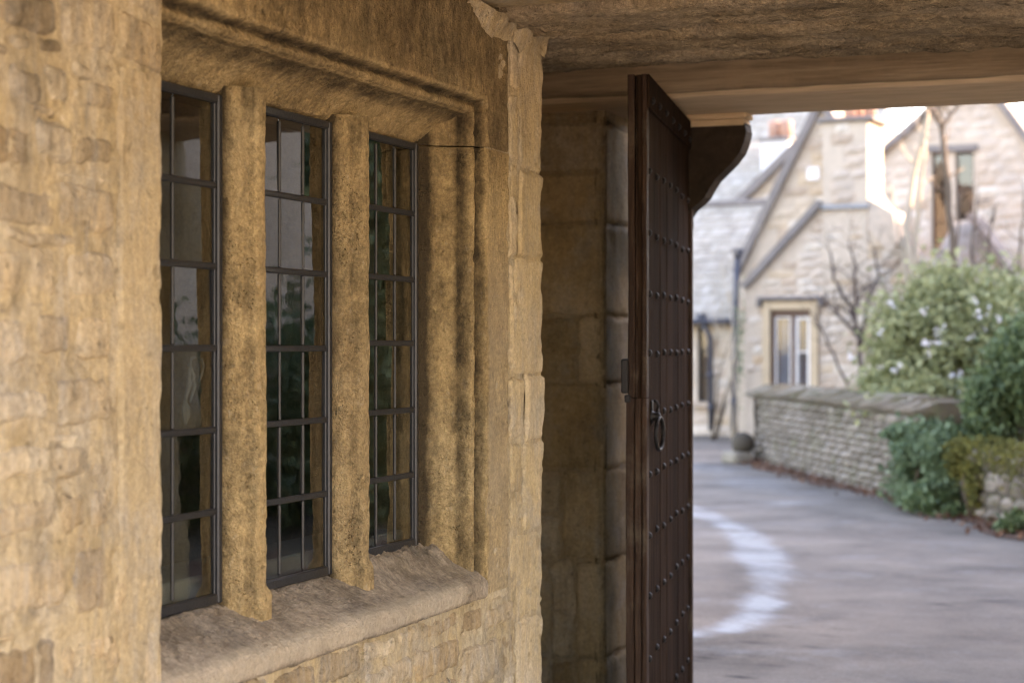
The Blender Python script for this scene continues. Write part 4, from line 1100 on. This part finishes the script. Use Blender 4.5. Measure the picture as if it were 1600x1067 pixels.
# left flank, downpipe with a climber
MB().box((b0[0], BK + .5, 0), (b0[0] + .3, 8, b0[1] - .05)).build('side_wall', M['cot'], cot)
def downpipe(root, pts, r=.045):
    m = MB(); m.tube(pts, r, 8); m.tube([pts[0] + np.array([0, 0, -.05]), pts[0] + np.array([0, 0, .12])], [r, r * 2.2], 8)
    for k_ in (.25, .6):
        p = pts[-1] + (pts[-2] - pts[-1]) * k_; m.tube([p - np.array([0, 0, .04]), p + np.array([0, 0, .04])], r * 1.35, 8)
    return m.build('downpipe', M['pipe'], root, True)
pu = U(1152)[0]
downpipe(cot, [np.array([pu + .02, -.04, U(1152, 400)[1]]), np.array([pu, -.09, U(1152, 480)[1]]), np.array([pu - .02, -.09, .12])], .055)

# ------------------------------------------------------------------ the farther house: its verge rises behind the cottage
FF = Facade(1200, 39, 95)
far = FF.root('far_gabled_house', 'stone house behind the cottage with a steep dark verge over ochre stones', 'house')
a0, aap, a1 = FF.uz(1100, 374), FF.uz(1306, 172), FF.uz(1376, 245)
fp = [(a0[0] + .25, 0), (a1[0], 0), a1, aap, (a0[0], a0[1])]
mbpoly(fp, .04, .5).build('wall', M['farmortar'], far)
lay(far, fp, SV['cotwarm'] + SV['cot'] * 2, (.16, .26), (.3, .6), (), .05, .03, 280, 25, zmin=2.6)
rake(a0, aap, 0, .16, -.18, .5).build('verge', M['coping'], far); rake(aap, a1, 0, .16, -.18, .5).build('verge', M['coping'], far)
roofslope(far, (a0[0], 9, a0[1]), (a0[0], .3, a0[1]), (aap[0], 9, aap[1]), (aap[0], .3, aap[1]), M['slate'], 11, 14, 6)
roofslope(far, (a1[0], 9, a1[1]), (a1[0], .3, a1[1]), (aap[0], 9, aap[1]), (aap[0], .3, aap[1]), M['slate'], 11, 14, 7)

# ------------------------------------------------------------------ the house at the left end of the lane
LF = Facade(1120, 33, 100)
lh = LF.root('lane_end_house', 'pale stone house at the lane end with slate roof, downpipe and narrow grey window', 'house')
lu0, lu1 = LF.uz(960, 540)[0], LF.uz(1150, 540)[0]; le = LF.uz(1110, 492)[1]
nu0, nu1, nz0, nz1 = LF.uz(1088, 540)[0], LF.uz(1104, 540)[0], LF.uz(1090, 628)[1], LF.uz(1090, 506)[1]
m = MB(); m.box((lu0, .05, 0), (nu0, .5, le)); m.box((nu1, .05, 0), (lu1, .5, le)); m.box((nu0, .05, 0), (nu1, .5, nz0)); m.box((nu0, .05, nz1), (nu1, .5, le)); m.build('wall', M['farmortar'], lh)
MB().box((lu1 - .4, .5, 0), (lu1, 6, le)).build('side_wall', M['cot'], lh)
lay(lh, [(LF.uz(1060)[0], 0), (lu1, 0), (lu1, le), (LF.uz(1060)[0], le)], mixv, (.13, .22), (.22, .5), [(nu0 - .06, nu1 + .06, nz0 - .08, nz1 + .06)], .05, .04, 200, 35)
win_part(lh, nu0, nu1, nz0, nz1, .12, 1, 'lead', 2, .03)
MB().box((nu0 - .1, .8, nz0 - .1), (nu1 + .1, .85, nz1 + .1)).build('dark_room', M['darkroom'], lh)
MB().bbox((nu0 - .08, -.06, nz0 - .09), (nu1 + .08, .2, nz0 - .001), .01).build('window_sill', M['cot'], lh)
rz = LF.uz(1110, 322, 3.0)[1]
roofslope(lh, (lu0, -.25, le - .12), (lu1 + .15, -.25, le - .12), (lu0, 3.0, rz), (lu1 + .15, 3.0, rz), M['paleslate'], 14, 18, 8)
MB().tube([(lu0, -.30, le - .12), (lu1 + .1, -.30, le - .12)], .055, 8).build('gutter', M['pipe'], lh, True)
MB().bbox((lu0, 2.9, rz - .03), (lu1 + .15, 3.15, rz + .09), .03).build('ridge', M['coping'], lh)
dpu = LF.uz(1114)[0]
downpipe(lh, [np.array([dpu - .1, -.28, le - .10]), np.array([dpu, -.12, le - .40]), np.array([dpu + .01, -.10, .1])], .05)

# tall back house: wall above the ridge and a pale chimney with a terracotta pot
HF = Facade(1150, 41, 98)
hb = HF.root('back_house', 'slate-roofed house rising behind the lane end with a pale rendered chimney', 'house')
v = lambda px, py, back=0.: HF.uz(px, py, back)
h0, h1 = v(900, 400)[0], v(1290, 400)[0]; hz = v(1100, 330)[1]
MB().box((h0, 0, 0), (h1, 4, hz)).build('wall', M['cot'], hb)
hr = v(1150, 226, 2.2)[1]
roofslope(hb, (h0, -.3, hz - .15), (h1, -.3, hz - .15), (h0, 2.2, hr), (h1, 2.2, hr), M['paleslate'], 10, 22, 11, limit=260)
hcu0, hcu1 = v(1166, 300)[0], v(1208, 300)[0]; hct = v(1190, 214)[1]
hc = MB().box((hcu0, .9, hz), (hcu1, 1.5, hct)).build('chimney', M['curtain'], hb)
MB().bbox((hcu0 - .06, .83, hct), (hcu1 + .06, 1.57, hct + .08), .02).build('cap', M['coping'], hc)
for pxa in (1180, 1199): MB().lathe([(.14, 0), (.13, .3), (.15, .36), (.12, .4), (.1, .4)], (v(pxa, 200)[0], 1.2, hct + .08), 12).build('chimney_pot', M['pot'], hc, True)

DF = Facade(1200, 54, 98)
dh = DF.root('distant_house', 'distant house whose broad pale slate roof fills the gap beneath the lintel', 'house')
d0, d1 = DF.uz(1000)[0], DF.uz(1345)[0]; dz = DF.uz(1200, 300)[1]; dr = DF.uz(1200, 120, 4.)[1]
MB().box((d0, 0, 0), (d1, 8, dz)).build('wall', M['cot'], dh)
roofslope(dh, (d0, -.3, dz - .1), (d1, -.3, dz - .1), (d0, 4, dr), (d1, 4, dr), M['paleslate'], 13, 21, 31, limit=280)
# ------------------------------------------------------------------ the big gabled house on the right and its lean-to
RF = Facade(1500, 37, 92)
rh_ = RF.root('right_gabled_house', 'large pale stone gabled house on the right with two tall dark window openings', 'house')
v = RF.uz
r0, rap, r1 = v(1338, 276), v(1525, 112), v(1655, 288)
rp = [(r0[0], 0), (r1[0], 0), r1, rap, r0]
wA = (v(1455, 300)[0], v(1481, 300)[0], v(1468, 400)[1], v(1468, 238)[1]); wB = (v(1492, 300)[0], v(1521, 300)[0], v(1500, 400)[1], v(1500, 237)[1])
mbpoly([(r0[0], 0), (wA[0], 0), (wA[0], v(1455, 174)[1] - .05), r0], .05, .5).build('wall', M['farmortar'], rh_)
mbpoly([(wB[1], 0), (r1[0], 0), r1, rap, (wB[1], v(1521, 115)[1] - .05)], .05, .5).build('wall', M['farmortar'], rh_)
mbpoly([(wA[0], wA[3]), (wB[1], wB[3]), (wB[1], v(1521, 115)[1] - .05), (wA[0], v(1455, 174)[1] - .05)], .051, .5).build('wall', M['farmortar'], rh_)
MB().box((wA[0], .05, 0), (wB[1], .5, wA[2])).build('wall', M['farmortar'], rh_)
MB().box((wA[1], .05, wA[2]), (wB[0], .5, wA[3] - .001)).build('wall', M['farmortar'], rh_)
MB().box((wA[0] - .3, .9, wA[2] - .1), (wB[1] + .3, 1., wA[3] + .1)).build('dark_room', M['darkroom'], rh_)
win_part(rh_, *wA, .2, 1, 'brownpaint', 2, .04); win_part(rh_, *wB, .2, 1, 'brownpaint', 2, .04)
for w in (wA, wB): MB().bbox((w[0] - .08, -.02, w[3]), (w[1] + .08, .2, w[3] + .14), .01).build('window_head', M['coping'], rh_)
lay(rh_, rp, SV['cot'], (.17, .27), (.3, .6), [(w[0] - .05, w[1] + .05, w[2] - .1, w[3] + .15) for w in (wA, wB)], .05, .04, 290, 45, zmin=2.4)
rake(rap, r1, 0, .14, -.1, .5).build('coping', M['coping'], rh_); rake(r0, rap, 0, .14, -.1, .5).build('coping', M['coping'], rh_)
roofslope(rh_, (r0[0], 8, r0[1]), (r0[0], .5, r0[1]), (rap[0], 8, rap[1]), (rap[0], .5, rap[1]), M['slate'], 10, 12, 12)
roofslope(rh_, (r1[0], 8, r1[1]), (r1[0], .5, r1[1]), (rap[0], 8, rap[1]), (rap[0], .5, rap[1]), M['slate'], 10, 12, 13)
GF = Facade(1520, 33, 92)
lt = GF.root('garden_outhouse', 'small outhouse with a stone slate roof behind the flowering shrub', 'shed')
g0, g1 = GF.uz(1438, 460), GF.uz(1592, 460); gz = GF.uz(1520, 446)[1]; gr0, gr1 = GF.uz(1492, 346, 1.6), GF.uz(1532, 346, 1.6)
MB().box((g0[0], .0, 0), (g1[0], 2.4, gz)).build('wall', M['cot'], lt)
roofslope(lt, (g0[0], -.15, gz - .02), (g1[0], -.15, gz - .02), (gr0[0], 1.6, gr0[1]), (gr1[0], 1.6, gr1[1]), M['slate'], 11, 9, 14)
rake((g1[0], gz), (gr1[0], gr1[1] + .02), 0, .1, .0, 1.7).build('verge', M['coping'], lt)

# ------------------------------------------------------------------ drystone boundary wall with cock-and-hen coping
Wp0, Wp1 = cw(3.30, 25.6), cw(4.05, 18.2)
wd = Wp1 - Wp0; WL = float(np.linalg.norm(wd)); wang = math.atan2(wd[1], wd[0])
bw = empty('boundary_wall', Wp0, wang, 'low mossy drystone wall with upright cope stones along the lane', 'wall'); bw['kind'] = 'thing'
MB().box((0.04, .06, -.05), (WL, .36, .86)).build('wall_core', M['wallcore'], bw)
lay(bw, [(0, 0), (WL, 0), (WL, .86), (0, .86)], SV['drystone'], (.062, .105), (.16, .5), (), .07, .05, 298, 55, gap=.008)
r = random.Random(4); z = 0.
while z < .84:                                # wall end
    h = r.uniform(.07, .11); o = link('end_stone', SV['drystone'][r.randrange(5)], bw, (.04, .2, z + h / 2)); o.rotation_euler = (0, 0, R(-90)); o.scale = (.36, .06, h - .008); z += h
cp = [roughstone_mesh('cope', M['copestone'], 80 + i, 3, 3) for i in range(4)]
x = .0
while x < WL:
    w = r.uniform(.075, .14); o = link('cope_stone', cp[r.randrange(4)], bw, (x + w / 2, .0, .955 + r.uniform(-.015, .02))); o.scale = (w - .022, .42, .19 + r.uniform(-.05, .05)); o.rotation_euler = (0, r.uniform(-.12, .12), r.uniform(-.05, .05)); o.location[1] = .05; x += w
# mounting stone at the wall's end
st = empty('mossy_block', cw(3.05, 25.2), wang + .3, 'squat mossy stone block at the end of the lane wall', 'stone'); st['kind'] = 'thing'
bm_ = roughstone_mesh('block', M['copestone'], 91, 5, 4)
m = MB(); m.bbox((-.19, -.14, 0), (.19, .16, .17), .035); m.build('block', M['copestone'], st)
ml = MB(); ml.lathe([(.13, .0), (.15, .06), (.155, .14), (.13, .21), (.07, .25), (.01, .26)], (.06, .06, .171), 12); sv_ = [(x + random.uniform(-.012, .012), y + random.uniform(-.012, .012), z) for x, y, z in ml.v]
o = link('round_cap', mkmesh('round_cap', sv_, ml.f, M['wallcore'], True), st)

# nearer mossy wall at the right edge
Qp0, Qp1 = cw(4.12, 17.4), cw(4.95, 12.4)
qd = Qp1 - Qp0; QL = float(np.linalg.norm(qd)); qang = math.atan2(qd[1], qd[0])
qw = empty('mossy_wall', Qp0, qang, 'rough garden wall topped with yellow moss at the right edge', 'wall'); qw['kind'] = 'thing'
MB().box((0, .08, -.05), (QL, .44, .66)).build('wall_core', M['wallcore'], qw)
lay(qw, [(0, 0), (QL, 0), (QL, .68), (0, .68)], SV['drystone'], (.10, .2), (.16, .42), (), .10, .07, 120, 65)
n = 5000; c = np.stack([RNG.uniform(-.05, QL, n), RNG.uniform(-.08, .46, n), .69 + RNG.normal(0, .025, n)], -1); c[:, 2] += .03 * np.sin(c[:, 0] * 5)
k_ = RNG.uniform(0, 1, n) < .45; c[k_, 1] = -.03 + RNG.normal(0, .02, k_.sum()); c[k_, 2] = .69 - np.abs(RNG.normal(0, .17, k_.sum()))
o = leaves('moss', c, .022, M['moss'], None); o.parent = qw; 

# ------------------------------------------------------------------ planting
def B(px, py, d): return at(px, py, d)
def CB(X, Y, z): return cw(X, Y, z)
bush('flowering_shrub', 'big loose grey-green shrub dotted with white blossom leaning over the lane wall', 'shrub', CB(4.9, 21.5, 0),
     [(CB(4.95, 21.6, 1.25), (.75, .7, .75), 1), (CB(5.3, 21.2, 1.45), (.95, .8, .8), 1), (CB(5.9, 21.0, 1.7), (.7, .8, .75), .8), (CB(4.55, 21.4, 1.05), (.5, .55, .5), .5), (CB(5.2, 21.6, 1.95), (.65, .6, .5), .45), (CB(4.75, 21.5, 1.75), (.5, .5, .45), .3), (CB(4.45, 20.3, .92), (.5, .4, .32), .5), (CB(4.9, 19.6, .85), (.5, .4, .3), .4)], 15000, .046, M['leaf'], 40, seed=5, clumps=46)
fsb = [o for o in COL.objects if o.name == 'flowering_shrub'][0]
pts = np.concatenate([clumpy(CB(5.3, 20.7, 1.45), (1.2, .7, .7), 48, 22, 8, .8), clumpy(CB(4.7, 20.6, 1.2), (.8, .5, .6), 16, 10, 9, .8)])
fl_ = np.concatenate([p + RNG.normal(size=(5, 3)) * .022 for p in pts]); leaves('blossom', fl_, .036, M['petal'], fsb)
bush('ivy_mound', 'dark green ivy mound tumbling over the gap between the two lane walls', 'shrub', CB(3.95, 18.0, 0),
     [(CB(4.02, 18.3, .48), (.26, .4, .32), 1), (CB(4.22, 17.9, .50), (.26, .4, .30), 1), (CB(4.10, 17.7, .18), (.32, .3, .20), .7), (CB(3.92, 18.5, .72), (.20, .3, .09), .3)], 7000, .036, M['ivy'], 5, seed=25, clumps=55)
bush('mossy_shrub', 'yellowish mossy creeper hanging over the front of the right garden wall', 'shrub', CB(4.2, 17.1, 0),
     [(CB(4.20, 17.25, .55), (.14, .25, .18), 1), (CB(4.27, 17.0, .32), (.10, .2, .24), .6)], 1700, .028, M['moss'], 3, seed=35, clumps=30)
bush('clipped_evergreen', 'dense bright green evergreen bush at the right edge above the mossy wall', 'shrub', CB(4.9, 17.7, 0),
     [(CB(4.62, 17.8, 1.05), (.26, .4, .34), 1), (CB(4.92, 17.6, 1.35), (.40, .45, .5), 1.2)], 9000, .035, M['box'], 6, seed=45, clumps=60)
bush('roadside_fern', 'little tuft of bright green leaves at the foot of the ivy', 'plant', CB(3.98, 17.35, 0), [(CB(3.98, 17.35, .1), (.25, .2, .12), 1)], 500, .05, M['box'], 0, seed=51, clumps=16)
bush('corner_weed', 'bright green weed at the bottom of the mossy wall, right edge of the picture', 'plant', CB(4.27, 15.7, 0), [(CB(4.27, 15.7, .09), (.14, .15, .1), 1)], 260, .05, M['box'], 0, seed=52, clumps=10)
bush('left_climber', 'thin green climber on the downpipe at the lane end house', 'plant', CB(3.4, 31.4, 0), [(CB(3.78, 30.8, 1.5), (.08, .1, .9), .6)], 420, .032, M['ivy'], 4, seed=61, clumps=26)
def drawn_tree(name, label, depth, stems, mat, seed, twigs=14, tl=.5, rot=0.):
    rr = random.Random(seed); base = at(stems[0][0][0][0], HOR, depth); base[2] = 0
    b = empty(name, base, 0, label, 'tree'); tw = MB()
    for pts, r0 in stems:
        P_ = [at(x, y, depth) for x, y in pts]; n_ = len(P_)
        P_ = [p + np.array([0, rr.uniform(-.25, .25) * i / n_, 0]) for i, p in enumerate(P_)]
        Q = []; rad = []
        for i in range(n_ - 1):
            for k_ in range(4):
                t_ = k_ / 4; Q.append(P_[i] * (1 - t_) + P_[i + 1] * t_ + np.array([rr.gauss(0, .012), rr.gauss(0, .012), 0])); rad.append(r0 * (1 - .6 * (i + t_) / (n_ - 1)))
        Q.append(P_[-1]); rad.append(r0 * .35)
        C(MB().tube(Q, rad, 7).build('stem', mat, None, True), b)
        for _ in range(twigs):
            i = rr.randrange(len(Q) // 3, len(Q)); p = Q[i]; d = np.array([rr.gauss(0, .6), rr.gauss(0, .4), rr.uniform(.1, 1)]); d /= np.linalg.norm(d); L_ = tl * rr.uniform(.5, 1.2)
            m1 = p + d * L_ * .5 + np.array([rr.gauss(0, .05), 0, 0]); tw.tube([p, m1, p + d * L_ + np.array([rr.gauss(0, .1), 0, .05])], [rad[i] * .45, rad[i] * .3, .004], 4)
            d2 = d + np.array([rr.gauss(0, .5), 0, .2]); tw.tube([m1, m1 + d2 * L_ * .4], [rad[i] * .25, .003], 4)
    C(tw.build('twigs', mat, None, True), b)
    return b
drawn_tree('wall_fruit_tree', 'bare dark fruit tree trained against the cottage gable beside its window', 30.0,
  [([(1352, 700), (1345, 590), (1341, 527), (1325, 478), (1302, 435), (1294, 392)], .045), ([(1341, 527), (1308, 488), (1276, 462)], .03), ([(1345, 545), (1337, 470), (1337, 415), (1330, 380)], .032),
   ([(1344, 540), (1358, 470), (1371, 430), (1364, 388)], .032), ([(1325, 600), (1306, 565), (1284, 515), (1268, 488)], .026), ([(1347, 600), (1366, 520), (1385, 450)], .026)], M['darkbark'], 5)
branchy('climbing_wisteria', 'leafless grey climber spreading over the corner by the lane end downpipes', 'plant', CB(3.62, 30.4, 0), [(-.03, 0, 1, 2.6, .016), (-.12, 0, 1, 3.1, .016), (.05, 0, 1, 2.4, .014)], M['palebark'], seed=9, levels=3, spread=.6)
drawn_tree('tall_bare_tree', 'tall pale tree whose sunlit stems lean together between the chimney and the right house', 29.8,
  [([(1440, 720), (1436, 520), (1414, 350), (1431, 258), (1449, 185), (1456, 90)], .075), ([(1446, 700), (1428, 470), (1433, 340), (1443, 255), (1449, 190)], .065), ([(1432, 700), (1418, 450), (1402, 340), (1392, 290)], .04)], M['palebark'], 13, 7, .5)
drawn_tree('forked_bare_tree', 'pale forked bare tree standing before the two tall windows of the right house', 28.6,
  [([(1492, 720), (1493, 480), (1484, 330), (1474, 225), (1470, 196), (1446, 158), (1430, 120)], .065), ([(1471, 200), (1490, 172), (1512, 140)], .035), ([(1381, 240), (1405, 218), (1426, 202), (1450, 180)], .03)], M['bark'], 17, 8, .5)  # darker bark stands in for this tree being out of the sun
drawn_tree('slender_brown_tree', 'slender brown bare shrub rising behind the flowering bush at right', 26.5,
  [([(1500, 640), (1498, 480), (1494, 400), (1500, 300)], .035), ([(1515, 640), (1520, 450), (1520, 380), (1528, 300)], .035), ([(1530, 640), (1541, 440), (1548, 360), (1558, 318)], .03), ([(1560, 640), (1592, 470), (1597, 380), (1600, 300)], .03)], M['bark'], 19, 9, .4)
# leaf litter along the wall foot
n = 1500; Yl = RNG.uniform(12, 26, n); Xl = np.interp(Yl, Yr, Rr) - .12 + RNG.normal(0, .17, n)
lc = np.array([cw(x, y, .035 + abs(random.gauss(0, .008))) for x, y in zip(Xl, Yl)])
tag(leaves('leaf_litter', lc, .035, M['dead'], None), kind='stuff')

# ------------------------------------------------------------------ houses added out of view, sized and placed to shade the lane
def block_house(name, label, c, rz_, sx, sy, h, hr_, wins):
    b = empty(name, c, rz_, label, 'house', 'out-of-view houses added to shade the lane'); b['kind'] = 'thing'
    m = MB(); m.prism([(-sx / 2, 0), (sx / 2, 0), (sx / 2, h), (0, h + hr_), (-sx / 2, h)], -sy / 2, sy / 2, 'xz'); m.build('wall', M['cot'], b)
    m = MB()
    for s in (-1, 1):
        m.prism([(s * (sx / 2 + .3), h - .3 * hr_ / (sx / 2) + .02), (0, h + hr_ + .02), (0, h + hr_ + .22), (s * (sx / 2 + .3), h - .3 * hr_ / (sx / 2) + .22)][::s], -sy / 2 - .2, sy / 2 + .2, 'xz')
    m.build('roof', M['slate'], b)
    for i in range(wins):
        for zf in (.25, .62):
            y = -sy / 2 + sy * (i + .5) / wins
            m = MB(); m.bbox((-sx / 2 - .04, y - .5, h * zf), (-sx / 2 + .02, y + .5, h * zf + 1.2), .01); w = m.build('window', M['whitepaint'], b)
            m = MB(); m.box((-sx / 2 - .047, y - .44, h * zf + .06), (-sx / 2 - .043, y - .03, h * zf + 1.14)); m.box((-sx / 2 - .047, y + .03, h * zf + .06), (-sx / 2 - .043, y + .44, h * zf + 1.14)); m.build('pane', M['darkroom'], w)
    return b
block_house('shade_house', 'long out-of-view house added right of the gateway to shade lane and passage', (10.8, 14.2, 0), R(0), 7, 17.5, 5.2, 3.2, 4)
block_house('shade_house', 'tall out-of-view house added farther right to shade lane end and outhouse', (13.2, 42.5, 0), R(0), 7, 15, 8.4, 3.2, 3)
block_house('shade_house', 'out-of-view house added at right to shade the shrubs', (14.5, 27.5, 0), R(0), 7, 9.5, 7.6, 3.6, 3)
bush('reflection_yew', 'dark columnar yew added out of view to darken the window reflections', 'tree', (4.3, 15.0, 0), [((4.3, 15.0, 1.0), (.7, .7, 1.0), 1), ((4.3, 15.0, 2.6), (.68, .65, 1.2), 1), ((4.3, 15.0, 4.0), (.5, .45, .9), .6)], 14000, .07, M['ivy'], 6, seed=71, clumps=60)  # added only to darken what the third light's panes reflect
hg = [((6.3 + .2 * math.sin(i), 10 + 1.5 * i, .95), (.7, 1.0, 1.05 + .1 * math.sin(i * 2.2)), 1) for i in range(9)]
bush('reflection_hedge', 'long dark hedge added out of view to darken the lower window reflections', 'hedge', (6.3, 16, 0), hg, 1700, .09, M['ivy'], 0, seed=81, clumps=44)  # added only to darken reflections in the lower panes
